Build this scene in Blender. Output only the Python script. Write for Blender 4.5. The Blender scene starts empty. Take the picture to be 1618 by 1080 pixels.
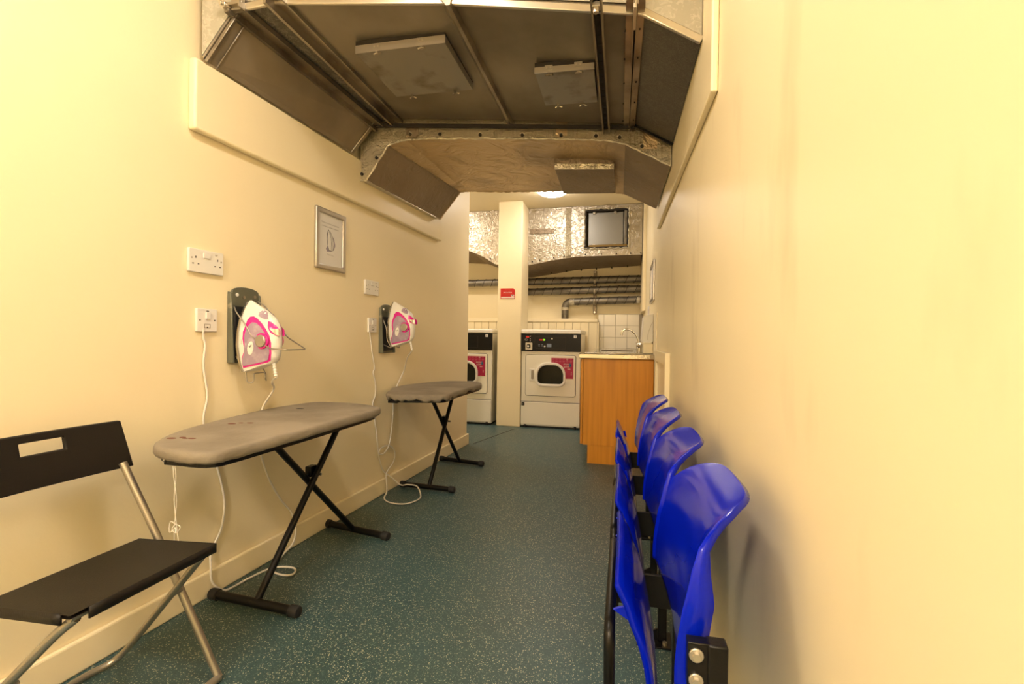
import bpy, bmesh, math, random
from mathutils import Vector, Matrix
random.seed(7)
C = bpy.context.scene.collection
PI = math.pi

# ---------------------------------------------------------------- camera, light, exposure
sc = bpy.context.scene
YAW, PIT, ROLL, FPX, CAMH = .228, -.008, .0135, 750., 1.0
cy, sy, cp, sp = math.cos(YAW), math.sin(YAW), math.cos(PIT), math.sin(PIT)
cr, sr = math.cos(ROLL), math.sin(ROLL)
fw = Vector((-sy*cp, cy*cp, sp)); r0 = Vector((cy, sy, 0)); u0 = r0.cross(fw)
rr = r0*cr + u0*sr; uu = r0*(-sr) + u0*cr
cam_data = bpy.data.cameras.new('camera'); cam = bpy.data.objects.new('camera', cam_data); C.objects.link(cam)
cam_data.sensor_width = 36; cam_data.lens = FPX*36/1618; cam_data.clip_start = .02
cam.matrix_world = Matrix(((rr.x, uu.x, -fw.x, 0), (rr.y, uu.y, -fw.y, 0), (rr.z, uu.z, -fw.z, CAMH), (0, 0, 0, 1)))
sc.camera = cam
w = bpy.data.worlds.new('world'); sc.world = w; w.use_nodes = True
w.node_tree.nodes['Background'].inputs[0].default_value = (1, .85, .6, 1)
w.node_tree.nodes['Background'].inputs[1].default_value = .05
sc.view_settings.view_transform = 'Standard'; sc.view_settings.look = 'None'
sc.view_settings.exposure = 2.56; sc.view_settings.gamma = 1; sc.view_settings.use_curve_mapping = False
LAMP_COL = (1, .86, .73)
# domed ceiling lamps: (x, y, strength); the first is the one in view
LAMPS = [(-.72, 4.86, 8.6), (-.62, .80, 10.5), (-.60, -1.70, 52), (-2.2, 4.9, 10)]  # last lamp is unseen, added to brighten the dryer bay
CEIL = 2.55

# ---------------------------------------------------------------- materials
def mat(name, col, rough=.5, metal=0., spec=.5, bump=None, bump_s=.1, vary=None, emit=None, trans=0, coat=0, dark=None):
    m = bpy.data.materials.new(name); m.use_nodes = True
    nt = m.node_tree; b = nt.nodes['Principled BSDF']; N = nt.nodes.new; L = nt.links.new
    b.inputs['Base Color'].default_value = (*col, 1); b.inputs['Roughness'].default_value = rough
    b.inputs['Metallic'].default_value = metal; b.inputs['Specular IOR Level'].default_value = spec
    b.inputs['Coat Weight'].default_value = coat
    if trans: b.inputs['Transmission Weight'].default_value = trans
    tc = N('ShaderNodeTexCoord')
    if vary:   # (scale, other colour, lo, hi, stretch)
        s, c2, lo, hi, st = vary
        mp = N('ShaderNodeMapping'); mp.inputs['Scale'].default_value = st; L(tc.outputs['Object'], mp.inputs[0])
        n = N('ShaderNodeTexNoise'); n.inputs['Scale'].default_value = s; n.inputs['Detail'].default_value = 6
        r = N('ShaderNodeMapRange'); r.inputs[1].default_value = lo; r.inputs[2].default_value = hi
        mx = N('ShaderNodeMix'); mx.data_type = 'RGBA'; mx.inputs[6].default_value = (*col, 1); mx.inputs[7].default_value = (*c2, 1)
        L(mp.outputs[0], n.inputs['Vector']); L(n.outputs[0], r.inputs[0]); L(r.outputs[0], mx.inputs[0]); L(mx.outputs[2], b.inputs['Base Color'])
    if bump:
        n = N('ShaderNodeTexNoise'); n.inputs['Scale'].default_value = bump; n.inputs['Detail'].default_value = 5
        L(tc.outputs['Object'], n.inputs['Vector'])
        bp = N('ShaderNodeBump'); bp.inputs['Strength'].default_value = bump_s; bp.inputs['Distance'].default_value = .01
        L(n.outputs[0], bp.inputs['Height']); L(bp.outputs[0], b.inputs['Normal'])
    if emit:
        b.inputs['Emission Color'].default_value = (*emit[0], 1); b.inputs['Emission Strength'].default_value = emit[1]
    return m
X1 = (1, 1, 1)
M = {}
M['wall'] = mat('cream wall paint', (.93, .82, .56), .45, vary=(1.6, (.91, .79, .53), .45, .75, X1), bump=90, bump_s=.04)
M['trimw'] = mat('cream gloss paint', (.93, .82, .56), .35, bump=40, bump_s=.05)
M['ceil'] = mat('ceiling paint', (.82, .72, .50), .7, bump=30, bump_s=.05)
M['white'] = mat('white plastic', (.84, .82, .76), .35)
M['enamel'] = mat('white enamel', (.88, .85, .74), .3)
M['grout'] = mat('slot dark', (.03, .025, .02), .8)
M['joint'] = mat('grey joint', (.35, .31, .24), .8)
M['tile'] = mat('cream tile', (.82, .78, .68), .15, coat=.3)
M['black'] = mat('black gloss panel', (.005, .005, .005), .35, spec=.25)
M['blackm'] = mat('black powder coat', (.004, .004, .004), .35, spec=.3, bump=200, bump_s=.05)
M['blackp'] = mat('black plastic seat', (.010, .008, .006), .5, spec=.3, bump=300, bump_s=.12)
M['tube'] = mat('satin grey steel tube', (.42, .39, .33), .38, .85, bump=60, bump_s=.03)
M['chrome'] = mat('chrome', (.75, .74, .72), .08, 1.)
M['steel'] = mat('brushed stainless steel', (.50, .48, .44), .16, 1., bump=12, bump_s=.12)
M['gal'] = mat('galvanised sheet', (.34, .30, .235), .5, .7, vary=(2.2, (.20, .17, .125), .4, .68, X1), bump=14, bump_s=.05)
M['galb'] = mat('galvanised sheet brown', (.31, .26, .185), .5, .65, vary=(3, (.22, .18, .125), .4, .7, X1))
M['galc'] = mat('grey access door', (.32, .31, .28), .42, .8, vary=(9, (.17, .15, .12), .52, .74, X1))
M['doorg'] = mat('plain grey steel door', (.33, .33, .31), .45, .7, bump=60, bump_s=.05)
M['rail'] = mat('galvanised rail', (.42, .38, .31), .32, .9, vary=(5, (.22, .19, .15), .45, .65, X1))
M['bright'] = mat('bright zinc edge', (.62, .58, .50), .3, .9)
M['blind'] = mat('matt near black', (.03, .025, .02), .9)
M['blue'] = mat('blue moulded plastic', (.001, .011, .50), .13, spec=.25)
M['wood'] = mat('beech laminate', (.70, .29, .018), .4, vary=(5, (.58, .225, .010), .38, .66, (7, 7, .35)))
M['cover'] = mat('grey cotton cover', (.31, .27, .21), .95, vary=(5, (.22, .19, .145), .42, .7, X1), bump=60, bump_s=.25)
M['stain'] = mat('rust stain', (.16, .05, .03), .95)
M['pink'] = mat('magenta plastic', (.72, .02, .30), .25)
M['lilac'] = mat('smoky lilac tank', (.36, .27, .36), .12, coat=.5, vary=(30, (.50, .42, .48), .5, .7, X1))
M['label'] = mat('magenta print', (.40, .004, .06), .45)
M['print'] = mat('pale print', (.85, .75, .70), .5)
M['printp'] = mat('pink print', (.55, .10, .17), .5)
M['drop'] = mat('blue print', (.01, .10, .22), .5)
M['red'] = mat('red sign', (.58, .006, .006), .45)
M['orange'] = mat('orange print', (.65, .07, .03), .5)
M['paper'] = mat('white paper', (.80, .78, .74), .7)
M['ink'] = mat('black ink', (.03, .03, .03), .7)
M['inkp'] = mat('purple ink', (.22, .18, .28), .7)
M['alu'] = mat('anodised aluminium', (.50, .47, .42), .32, .8)
M['green'] = mat('green display', (.1, .3, .01), .4, emit=((.35, 1, .02), .8))
M['redled'] = mat('red display', (.12, .01, .01), .4, emit=((1, .03, .01), .10))
M['lcd'] = mat('blue grey sticker', (.22, .28, .38), .4)
M['holder'] = mat('dark green grey bracket', (.17, .18, .14), .35, .5, bump=30, bump_s=.1, vary=(20, (.34, .32, .24), .6, .7, X1))
M['cord'] = mat('white cable', (.78, .74, .66), .5)
M['glassd'] = mat('dark door glass', (.006, .007, .004), .12, spec=.35)
M['lampd'] = mat('lamp diffuser', (.9, .88, .8), .4)
M['clear'] = mat('clear cover', (.95, .95, .93), .15); M['clear'].node_tree.nodes['Principled BSDF'].inputs['Alpha'].default_value = .12
M['polished'] = mat('polished steel edge', (.62, .60, .56), .05, 1., bump=9, bump_s=.35)
M['rubber'] = mat('black rubber', (.012, .012, .012), .7)
M['insul'] = mat('mineral wool edge', (.22, .14, .04), .95, bump=80, bump_s=.6)

# galvanised spangle
def spangle(name, c1, c2, scale, metal=.7, rough=.5):
    m = mat(name, c1, rough, metal); nt = m.node_tree; b = nt.nodes['Principled BSDF']; N = nt.nodes.new; L = nt.links.new
    tc = N('ShaderNodeTexCoord'); nz = N('ShaderNodeTexNoise'); nz.inputs['Scale'].default_value = scale*.7
    ad = N('ShaderNodeMix'); ad.data_type = 'RGBA'; ad.inputs[0].default_value = .08
    L(tc.outputs['Object'], nz.inputs['Vector']); L(tc.outputs['Object'], ad.inputs[6]); L(nz.outputs['Color'], ad.inputs[7])
    v = N('ShaderNodeTexVoronoi'); v.inputs['Scale'].default_value = scale
    L(ad.outputs[2], v.inputs['Vector'])
    s = N('ShaderNodeSeparateColor'); L(v.outputs['Color'], s.inputs[0])
    r = N('ShaderNodeMapRange'); r.inputs[1].default_value = .45; r.inputs[2].default_value = 1.
    mx = N('ShaderNodeMix'); mx.data_type = 'RGBA'; mx.inputs[6].default_value = (*c1, 1); mx.inputs[7].default_value = (*c2, 1)
    L(s.outputs[0], r.inputs[0]); L(r.outputs[0], mx.inputs[0]); L(mx.outputs[2], b.inputs['Base Color'])
    return m
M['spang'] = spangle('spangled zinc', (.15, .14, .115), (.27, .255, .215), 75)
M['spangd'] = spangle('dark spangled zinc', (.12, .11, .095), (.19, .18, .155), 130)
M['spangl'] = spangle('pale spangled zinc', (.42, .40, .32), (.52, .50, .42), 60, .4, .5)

# crumpled foil: base colours, dust
def foil(name, c1, c2, rough, metal, bump, dust_lo, dust_hi, grid=0., scale=7., dist=.6):
    m = mat(name, c1, rough, metal); nt = m.node_tree; b = nt.nodes['Principled BSDF']; N = nt.nodes.new; L = nt.links.new
    tc = N('ShaderNodeTexCoord')
    n1 = N('ShaderNodeTexNoise'); n1.inputs['Scale'].default_value = 2.4; n1.inputs['Detail'].default_value = 7; n1.inputs['Distortion'].default_value = dist
    r = N('ShaderNodeMapRange'); r.inputs[1].default_value = dust_lo; r.inputs[2].default_value = dust_hi
    mx = N('ShaderNodeMix'); mx.data_type = 'RGBA'; mx.inputs[6].default_value = (*c1, 1); mx.inputs[7].default_value = (*c2, 1)
    L(tc.outputs['Object'], n1.inputs['Vector']); L(n1.outputs[0], r.inputs[0]); L(r.outputs[0], mx.inputs[0]); L(mx.outputs[2], b.inputs['Base Color'])
    n2 = N('ShaderNodeTexNoise'); n2.inputs['Scale'].default_value = scale; n2.inputs['Detail'].default_value = 8; n2.inputs['Distortion'].default_value = .8
    L(tc.outputs['Object'], n2.inputs['Vector'])
    v = N('ShaderNodeTexVoronoi'); v.inputs['Scale'].default_value = scale*2.2; v.feature = 'SMOOTH_F1'
    L(n2.outputs['Color'], v.inputs['Vector']); v.inputs['Scale'].default_value = 5
    b1 = N('ShaderNodeBump'); b1.inputs['Strength'].default_value = bump; b1.inputs['Distance'].default_value = .03
    b2 = N('ShaderNodeBump'); b2.inputs['Strength'].default_value = bump*.6; b2.inputs['Distance'].default_value = .03
    L(n2.outputs[0], b1.inputs['Height']); L(v.outputs['Distance'], b2.inputs['Height']); L(b1.outputs[0], b2.inputs['Normal'])
    last = b2
    if grid:
        g = N('ShaderNodeTexWave'); g.inputs['Scale'].default_value = 45; g.bands_direction = 'X'
        g2 = N('ShaderNodeTexWave'); g2.inputs['Scale'].default_value = 45; g2.bands_direction = 'Z'
        ma = N('ShaderNodeMath'); ma.operation = 'MAXIMUM'
        L(tc.outputs['Object'], g.inputs['Vector']); L(tc.outputs['Object'], g2.inputs['Vector'])
        L(g.outputs['Fac'], ma.inputs[0]); L(g2.outputs['Fac'], ma.inputs[1])
        b3 = N('ShaderNodeBump'); b3.inputs['Strength'].default_value = grid; b3.inputs['Distance'].default_value = .004
        L(ma.outputs[0], b3.inputs['Height']); L(b2.outputs[0], b3.inputs['Normal']); last = b3
    L(last.outputs[0], b.inputs['Normal'])
    return m
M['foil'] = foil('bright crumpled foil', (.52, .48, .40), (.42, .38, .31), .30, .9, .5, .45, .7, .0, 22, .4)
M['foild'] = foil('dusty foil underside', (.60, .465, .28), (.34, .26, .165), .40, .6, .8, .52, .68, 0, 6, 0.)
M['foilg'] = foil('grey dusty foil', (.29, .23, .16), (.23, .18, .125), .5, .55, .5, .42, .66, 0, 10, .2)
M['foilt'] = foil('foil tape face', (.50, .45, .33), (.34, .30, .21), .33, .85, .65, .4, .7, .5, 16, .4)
M['foils'] = foil('crinkled foil edge', (.72, .68, .55), (.6, .56, .45), .3, .85, .8, .4, .7, 0, 30)

# safety floor: teal with pale and dark flecks
def floor_mat():
    m = mat('teal flecked safety floor', (.06, .15, .16), .42); nt = m.node_tree; b = nt.nodes['Principled BSDF']; N = nt.nodes.new; L = nt.links.new
    tc = N('ShaderNodeTexCoord')
    n = N('ShaderNodeTexNoise'); n.inputs['Scale'].default_value = 1.3; n.inputs['Detail'].default_value = 5
    L(tc.outputs['Object'], n.inputs['Vector'])
    r = N('ShaderNodeMapRange'); r.inputs[1].default_value = .35; r.inputs[2].default_value = .7; L(n.outputs[0], r.inputs[0])
    base = N('ShaderNodeMix'); base.data_type = 'RGBA'; base.inputs[6].default_value = (.039, .077, .078, 1); base.inputs[7].default_value = (.031, .089, .107, 1)
    L(r.outputs[0], base.inputs[0])
    cur = base.outputs[2]
    for sc_, thr, rad, col in ((150, .50, .30, (.44, .44, .32, 1)), (230, .45, .28, (.20, .29, .24, 1)), (190, .60, .30, (.018, .05, .06, 1))):
        v = N('ShaderNodeTexVoronoi'); v.inputs['Scale'].default_value = sc_; L(tc.outputs['Object'], v.inputs['Vector'])
        s = N('ShaderNodeSeparateColor'); L(v.outputs['Color'], s.inputs[0])
        g = N('ShaderNodeMath'); g.operation = 'GREATER_THAN'; g.inputs[1].default_value = thr; L(s.outputs[0], g.inputs[0])
        l = N('ShaderNodeMath'); l.operation = 'LESS_THAN'; l.inputs[1].default_value = rad; L(v.outputs['Distance'], l.inputs[0])
        mu = N('ShaderNodeMath'); mu.operation = 'MULTIPLY'; L(g.outputs[0], mu.inputs[0]); L(l.outputs[0], mu.inputs[1])
        mx = N('ShaderNodeMix'); mx.data_type = 'RGBA'; mx.inputs[7].default_value = col
        L(mu.outputs[0], mx.inputs[0]); L(cur, mx.inputs[6]); cur = mx.outputs[2]
    L(cur, b.inputs['Base Color'])
    bp = N('ShaderNodeBump'); bp.inputs['Strength'].default_value = .15; bp.inputs['Distance'].default_value = .003
    n2 = N('ShaderNodeTexNoise'); n2.inputs['Scale'].default_value = 220; L(tc.outputs['Object'], n2.inputs['Vector']); L(n2.outputs[0], bp.inputs['Height']); L(bp.outputs[0], b.inputs['Normal'])
    return m
M['floor'] = floor_mat()

# spiral seam pipe
def pipe_mat():
    m = mat('spiral pipe zinc', (.25, .23, .19), .46, .85, vary=(12, (.15, .135, .11), .45, .65, X1)); nt = m.node_tree; b = nt.nodes['Principled BSDF']
    return m
M['pipe'] = pipe_mat()

# worn wall: right wall with faint brown smudges of its own
def smudge_mat():
    m = mat('cream wall paint smudged', (.93, .82, .56), .42); nt = m.node_tree; b = nt.nodes['Principled BSDF']; N = nt.nodes.new; L = nt.links.new
    tc = N('ShaderNodeTexCoord'); mp = N('ShaderNodeMapping'); mp.inputs['Scale'].default_value = (1, 3.2, 1.1); L(tc.outputs['Object'], mp.inputs[0])
    n = N('ShaderNodeTexNoise'); n.inputs['Scale'].default_value = 1.5; n.inputs['Detail'].default_value = 4; L(mp.outputs[0], n.inputs['Vector'])
    r = N('ShaderNodeMapRange'); r.inputs[1].default_value = .58; r.inputs[2].default_value = .8; r.inputs[4].default_value = .55; L(n.outputs[0], r.inputs[0])
    mx = N('ShaderNodeMix'); mx.data_type = 'RGBA'; mx.inputs[6].default_value = (.93, .82, .56, 1); mx.inputs[7].default_value = (.66, .55, .34, 1)
    L(r.outputs[0], mx.inputs[0]); L(mx.outputs[2], b.inputs['Base Color'])
    return m
M['wallr'] = smudge_mat()

# ---------------------------------------------------------------- mesh helpers
class MB:
    def __init__(s): s.v = []; s.f = []
    def add(s, vs, fs):
        k = len(s.v); s.v += [tuple(p) for p in vs]; s.f += [tuple(i+k for i in f) for f in fs]; return s
    def box(s, x0, x1, y0, y1, z0, z1):
        return s.add([(x0,y0,z0),(x1,y0,z0),(x1,y1,z0),(x0,y1,z0),(x0,y0,z1),(x1,y0,z1),(x1,y1,z1),(x0,y1,z1)],
                     [(3,2,1,0),(4,5,6,7),(0,1,5,4),(1,2,6,5),(2,3,7,6),(3,0,4,7)])
    def hexa(s, a, b):      # a, b: two quads of 4 points
        return s.add(list(a)+list(b), [(3,2,1,0),(4,5,6,7),(0,1,5,4),(1,2,6,5),(2,3,7,6),(3,0,4,7)])
    def prism(s, a, b):     # two matching polygons
        n = len(a); return s.add(list(a)+list(b), [tuple(range(n-1, -1, -1)), tuple(range(n, 2*n))]+[(i, (i+1) % n, n+(i+1) % n, n+i) for i in range(n)])
    def bar(s, p, q, wd, ht, up=(0, 0, 1)):
        p = Vector(p); q = Vector(q); d = (q-p).normalized(); sd = d.cross(Vector(up)).normalized(); u = sd.cross(d)
        c = lambda o: [o+sd*a*wd/2+u*b_*ht/2 for a, b_ in ((-1,-1),(1,-1),(1,1),(-1,1))]
        return s.hexa(c(p), c(q))
    def tube(s, pts, r, seg=10, closed=False, cap=True):
        P = [Vector(p) for p in pts]; n = len(P); rs = r if isinstance(r, (list, tuple)) else [r]*n
        T = []
        for i in range(n):
            a = P[(i-1) % n] if (closed or i > 0) else P[i]; b_ = P[(i+1) % n] if (closed or i < n-1) else P[i]
            t = (b_-a); T.append(t.normalized() if t.length > 1e-9 else Vector((0, 0, 1)))
        ref = Vector((0, 0, 1)) if abs(T[0].z) < .9 else Vector((1, 0, 0))
        u = T[0].cross(ref).normalized(); k = len(s.v)
        for i in range(n):
            u = (u - T[i]*u.dot(T[i])).normalized(); v = T[i].cross(u)
            for j in range(seg):
                a = 2*PI*j/seg; s.v.append(tuple(P[i]+(u*math.cos(a)+v*math.sin(a))*rs[i]))
        for i in range(n if closed else n-1):
            i2 = (i+1) % n
            for j in range(seg):
                j2 = (j+1) % seg; s.f.append((k+i*seg+j, k+i*seg+j2, k+i2*seg+j2, k+i2*seg+j))
        if cap and not closed:
            s.f.append(tuple(k+j for j in range(seg-1, -1, -1))); s.f.append(tuple(k+(n-1)*seg+j for j in range(seg)))
        return s
    def cyl(s, p, q, r, seg=16): return s.tube([p, q], r, seg)
    def grid(s, fn, nu, nv, wrap=False):
        k = len(s.v)
        for i in range(nu+1):
            for j in range(nv+1): s.v.append(tuple(fn(i/nu, j/nv)))
        for i in range(nu):
            for j in range(nv):
                a = k+i*(nv+1)+j; s.f.append((a, a+nv+1, a+nv+2, a+1))
        return s
def smooth_path(pts, sub=6, closed=False):
    P = [Vector(p) for p in pts]; n = len(P); out = []
    for i in range(n if closed else n-1):
        g = lambda k: P[k % n] if closed else P[max(0, min(n-1, k))]
        a, b_, c, d = g(i-1), g(i), g(i+1), g(i+2)
        for k in range(sub):
            t = k/sub; out.append(.5*((2*b_)+(c-a)*t+(2*a-5*b_+4*c-d)*t*t+(3*b_-a-3*c+d)*t**3))
    if not closed: out.append(P[-1])
    return out
def fillet(pts, r, k=5):     # round the corners of a polyline
    P = [Vector(p) for p in pts]; out = [P[0]]
    for i in range(1, len(P)-1):
        a, b_, c = P[i-1], P[i], P[i+1]
        rr_ = min(r, (a-b_).length*.48, (c-b_).length*.48)
        p = b_+(a-b_).normalized()*rr_; q = b_+(c-b_).normalized()*rr_
        for j in range(k+1):
            t = j/k; out.append(p*(1-t)**2+b_*2*t*(1-t)+q*t*t)
    out.append(P[-1]); return out

def obj(name, mb, m, parent=None, bevel=0, smooth=35, solid=0, sub=0, world=False, label=None, seg=2):
    """mb -> ONE mesh object; world=True: coordinates are world ones and the parent is only translated"""
    me = bpy.data.meshes.new(name)
    vs = mb.v
    if world and parent is not None:
        o_ = parent.location.copy(); p = parent.parent
        while p is not None: o_ += p.location; p = p.parent
        vs = [(a-o_.x, b_-o_.y, c-o_.z) for a, b_, c in vs]
    me.from_pydata(vs, [], mb.f)
    bm = bmesh.new(); bm.from_mesh(me); bmesh.ops.remove_doubles(bm, verts=bm.verts, dist=1e-6); bmesh.ops.recalc_face_normals(bm, faces=bm.faces); bm.to_mesh(me); bm.free()
    me.materials.append(M[m] if isinstance(m, str) else m)
    if smooth:
        for p in me.polygons: p.use_smooth = True
        me.set_sharp_from_angle(angle=math.radians(smooth))
    o = bpy.data.objects.new(name, me); C.objects.link(o)
    if parent is not None: o.parent = parent
    if solid:
        md = o.modifiers.new('solid', 'SOLIDIFY'); md.thickness = solid; md.offset = -1
    if bevel:
        md = o.modifiers.new('bevel', 'BEVEL'); md.width = bevel; md.segments = seg; md.limit_method = 'ANGLE'; md.angle_limit = math.radians(40); md.harden_normals = False
    if sub:
        md = o.modifiers.new('sub', 'SUBSURF'); md.levels = sub; md.render_levels = sub
    if label: o['label'] = label
    return o
def tag(o, label, cat, group=None):
    o['label'] = label; o['category'] = cat
    if group: o['group'] = group
    return o
def thing(name, label, cat, loc=(0, 0, 0), rz=0, group=None):
    o = bpy.data.objects.new(name, None); C.objects.link(o); o.empty_display_size = .1
    o.location = loc; o.rotation_euler = (0, 0, rz); return tag(o, label, cat, group)
def struct(name, mb, m, parent=None, **k):
    o = obj(name, mb, m, parent, **k)
    if parent is None: o['kind'] = 'structure'
    return o
def copy_tree(o, parent=None):
    c = o.copy(); C.objects.link(c)
    if parent is not None: c.parent = parent
    for ch in list(o.children): copy_tree(ch, c)
    return c
def text_mb(body, size, place, align='CENTER'):
    """lettering as flat mesh; place(x, y) -> 3D point"""
    cu = bpy.data.curves.new('lettering', 'FONT'); cu.body = body; cu.size = size; cu.align_x = align; cu.resolution_u = 2
    to = bpy.data.objects.new('lettering', cu); C.objects.link(to); bpy.context.view_layer.update()
    me = bpy.data.meshes.new_from_object(to.evaluated_get(bpy.context.evaluated_depsgraph_get()))
    mb = MB(); mb.add([place(v.co.x, v.co.y) for v in me.vertices], [tuple(p.vertices) for p in me.polygons])
    bpy.data.objects.remove(to); bpy.data.curves.remove(cu); bpy.data.meshes.remove(me)
    return mb
def rrect(x0, x1, z0, z1, r, k=5):   # rounded rectangle outline (x, z)
    rs = r if isinstance(r, tuple) else (r,)*4   # bl, br, tr, tl
    out = []
    for (cx, cz, a0, q) in ((x0+rs[0], z0+rs[0], PI, rs[0]), (x1-rs[1], z0+rs[1], 1.5*PI, rs[1]), (x1-rs[2], z1-rs[2], 0, rs[2]), (x0+rs[3], z1-rs[3], .5*PI, rs[3])):
        for j in range(k+1):
            a = a0+.5*PI*j/k; out.append((cx+q*math.cos(a), cz+q*math.sin(a)))
    return out
def ring_xz(outer, inner, y0, y1):   # frame between two outlines, extruded in y
    n = len(outer); mb = MB()
    vs = [(x, y0, z) for x, z in outer]+[(x, y0, z) for x, z in inner]+[(x, y1, z) for x, z in outer]+[(x, y1, z) for x, z in inner]
    fs = []
    for i in range(n):
        j = (i+1) % n
        fs += [(i, j, n+j, n+i), (2*n+i, 3*n+i, 3*n+j, 2*n+j), (i, 2*n+i, 2*n+j, j), (n+i, n+j, 3*n+j, 3*n+i)]
    return mb.add(vs, fs)
def plate_xz(outline, y0, y1): return MB().prism([(x, y0, z) for x, z in outline], [(x, y1, z) for x, z in outline])

# ---------------------------------------------------------------- the room
KL, KR = .0445, -.012
XL = lambda y: -1.555+KL*(y-1.02)          # left wall
XR = lambda y: .27+KR*(y-1.54)             # right wall, near stretch
XR2 = .252                                 # right wall, beyond
YE, YB, Y0 = 4.245, 6.2, -2.2              # end of left wall, back wall, wall behind
XF = -3.0                                  # far left
struct('floor', MB().box(XF-.1, .6, Y0-.1, YB+.1, -.1, 0), 'floor')
struct('ceiling', MB().box(XF-.1, .6, Y0-.1, YB+.1, CEIL, CEIL+.1), 'ceil')
struct('wall_left', MB().prism([(XL(Y0), Y0, 0), (XL(YE), YE, 0), (XF, YE, 0), (XF, YE-.12, 0), (XL(YE)-.14, YE-.12, 0), (XL(Y0)-.14, Y0, 0)],
                               [(XL(Y0), Y0, CEIL), (XL(YE), YE, CEIL), (XF, YE, CEIL), (XF, YE-.12, CEIL), (XL(YE)-.14, YE-.12, CEIL), (XL(Y0)-.14, Y0, CEIL)]), 'wall', smooth=0)
struct('wall_right', MB().prism([(XR(Y0), Y0, 0), (.6, Y0, 0), (.6, YB, 0), (XR2, YB, 0), (XR2, 3.62, 0), (XR(3.6), 3.6, 0)],
                                [(XR(Y0), Y0, CEIL), (.6, Y0, CEIL), (.6, YB, CEIL), (XR2, YB, CEIL), (XR2, 3.62, CEIL), (XR(3.6), 3.6, CEIL)]), 'wallr', smooth=0)
wb = struct('wall_back', MB().box(XF, XR2+.2, YB, YB+.1, 0, CEIL), 'wall', smooth=0)
struct('wall_front', MB().box(XF, .6, Y0-.1, Y0, 0, CEIL), 'wall', smooth=0)
struct('wall_far_left', MB().box(XF-.1, XF, Y0, YB, 0, CEIL), 'wall', smooth=0)
struct('wall_pillar', MB().box(-1.388, -1.112, 5.235, 5.62, 0, CEIL), 'wall', bevel=.008, smooth=0)
# tiles behind the sink: parts of the back wall
tmesh = None
for i in range(4):
    for j in range(4):
        x0 = -.376+i*.1455; z0 = .74+j*.1455
        if z0 > 1.3: continue
        x1 = min(x0+.1425, XR2-.002); x0_ = max(x0, -.30)
        if x1-x0_ < .02: continue
        obj('tile', MB().box(x0_, x1, YB-.008, YB-.0005, z0, z0+.1425), 'tile', wb, bevel=.0015, smooth=0)
obj('grout_bed', MB().box(-.30, XR2-.001, YB-.004, YB-.0002, .74, 1.322), 'joint', wb, smooth=0)
# skirting along the left wall and round its end
bb = struct('baseboard_left', MB().prism([(XL(Y0)+.001, Y0, 0), (XL(Y0)+.019, Y0, 0), (XL(YE)+.019, YE+.018, 0), (XF, YE+.018, 0), (XF, YE+.0005, 0), (XL(YE)+.001, YE+.0005, 0)],
    [(XL(Y0)+.001, Y0, .098), (XL(Y0)+.019, Y0, .098), (XL(YE)+.019, YE+.018, .098), (XF, YE+.018, .098), (XF, YE+.0005, .098), (XL(YE)+.001, YE+.0005, .098)]), 'trimw', bevel=.006, smooth=0)
struct('baseboard_right', MB().prism([(XR(Y0)-.001, Y0, 0), (XR(Y0)-.016, Y0, 0), (XR(2.68)-.016, 2.68, 0), (XR(2.68)-.001, 2.68, 0)],
    [(XR(Y0)-.001, Y0, .098), (XR(Y0)-.016, Y0, .098), (XR(2.68)-.016, 2.68, .098), (XR(2.68)-.001, 2.68, .098)]), 'trimw', bevel=.005, smooth=0)
# boxings under the duct
struct('trim_1', MB().prism([(XL(1.405)+.0005, 1.405, 1.738), (XL(1.405)+.034, 1.405, 1.738), (XL(3.56)+.034, 3.56, 1.762), (XL(3.56)+.0005, 3.56, 1.762)],
    [(XL(1.405)+.0005, 1.405, 1.995), (XL(1.405)+.034, 1.405, 1.995), (XL(3.56)+.034, 3.56, 2.0), (XL(3.56)+.0005, 3.56, 2.0)]), 'trimw', bevel=.009, smooth=40, seg=3)
struct('trim_2', MB().prism([(XR(1.53)-.0005, 1.53, 1.75), (XR(1.53)-.022, 1.53, 1.75), (XR(3.47)-.022, 3.47, 1.775), (XR(3.47)-.0005, 3.47, 1.775)],
    [(XR(1.53)-.0005, 1.53, CEIL), (XR(1.53)-.022, 1.53, CEIL), (XR(3.47)-.022, 3.47, CEIL), (XR(3.47)-.0005, 3.47, CEIL)]), 'trimw', bevel=.006, smooth=40, seg=3)
# floor seam between the corridor and the laundry bay
struct('trim_3', MB().prism([(-1.36, 4.27, .0004), (-1.35, 4.268, .0004), (-1.14, 5.1, .0004), (-1.15, 5.1, .0004)], [(-1.36, 4.27, .0012), (-1.35, 4.268, .0012), (-1.14, 5.1, .0012), (-1.15, 5.1, .0012)]), 'rubber', smooth=0)
# corner boxing at the far right, and the low boxed ledge behind the sink
struct('trim_4', MB().box(.214, XR2-.0005, 5.58, YB-.0005, 1.33, CEIL-.0005), 'trimw', bevel=.004, smooth=0)
struct('trim_5', MB().box(.172, XR2-.0005, 4.10, YB-.009, .887, .972), 'trimw', bevel=.004, smooth=0)

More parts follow.
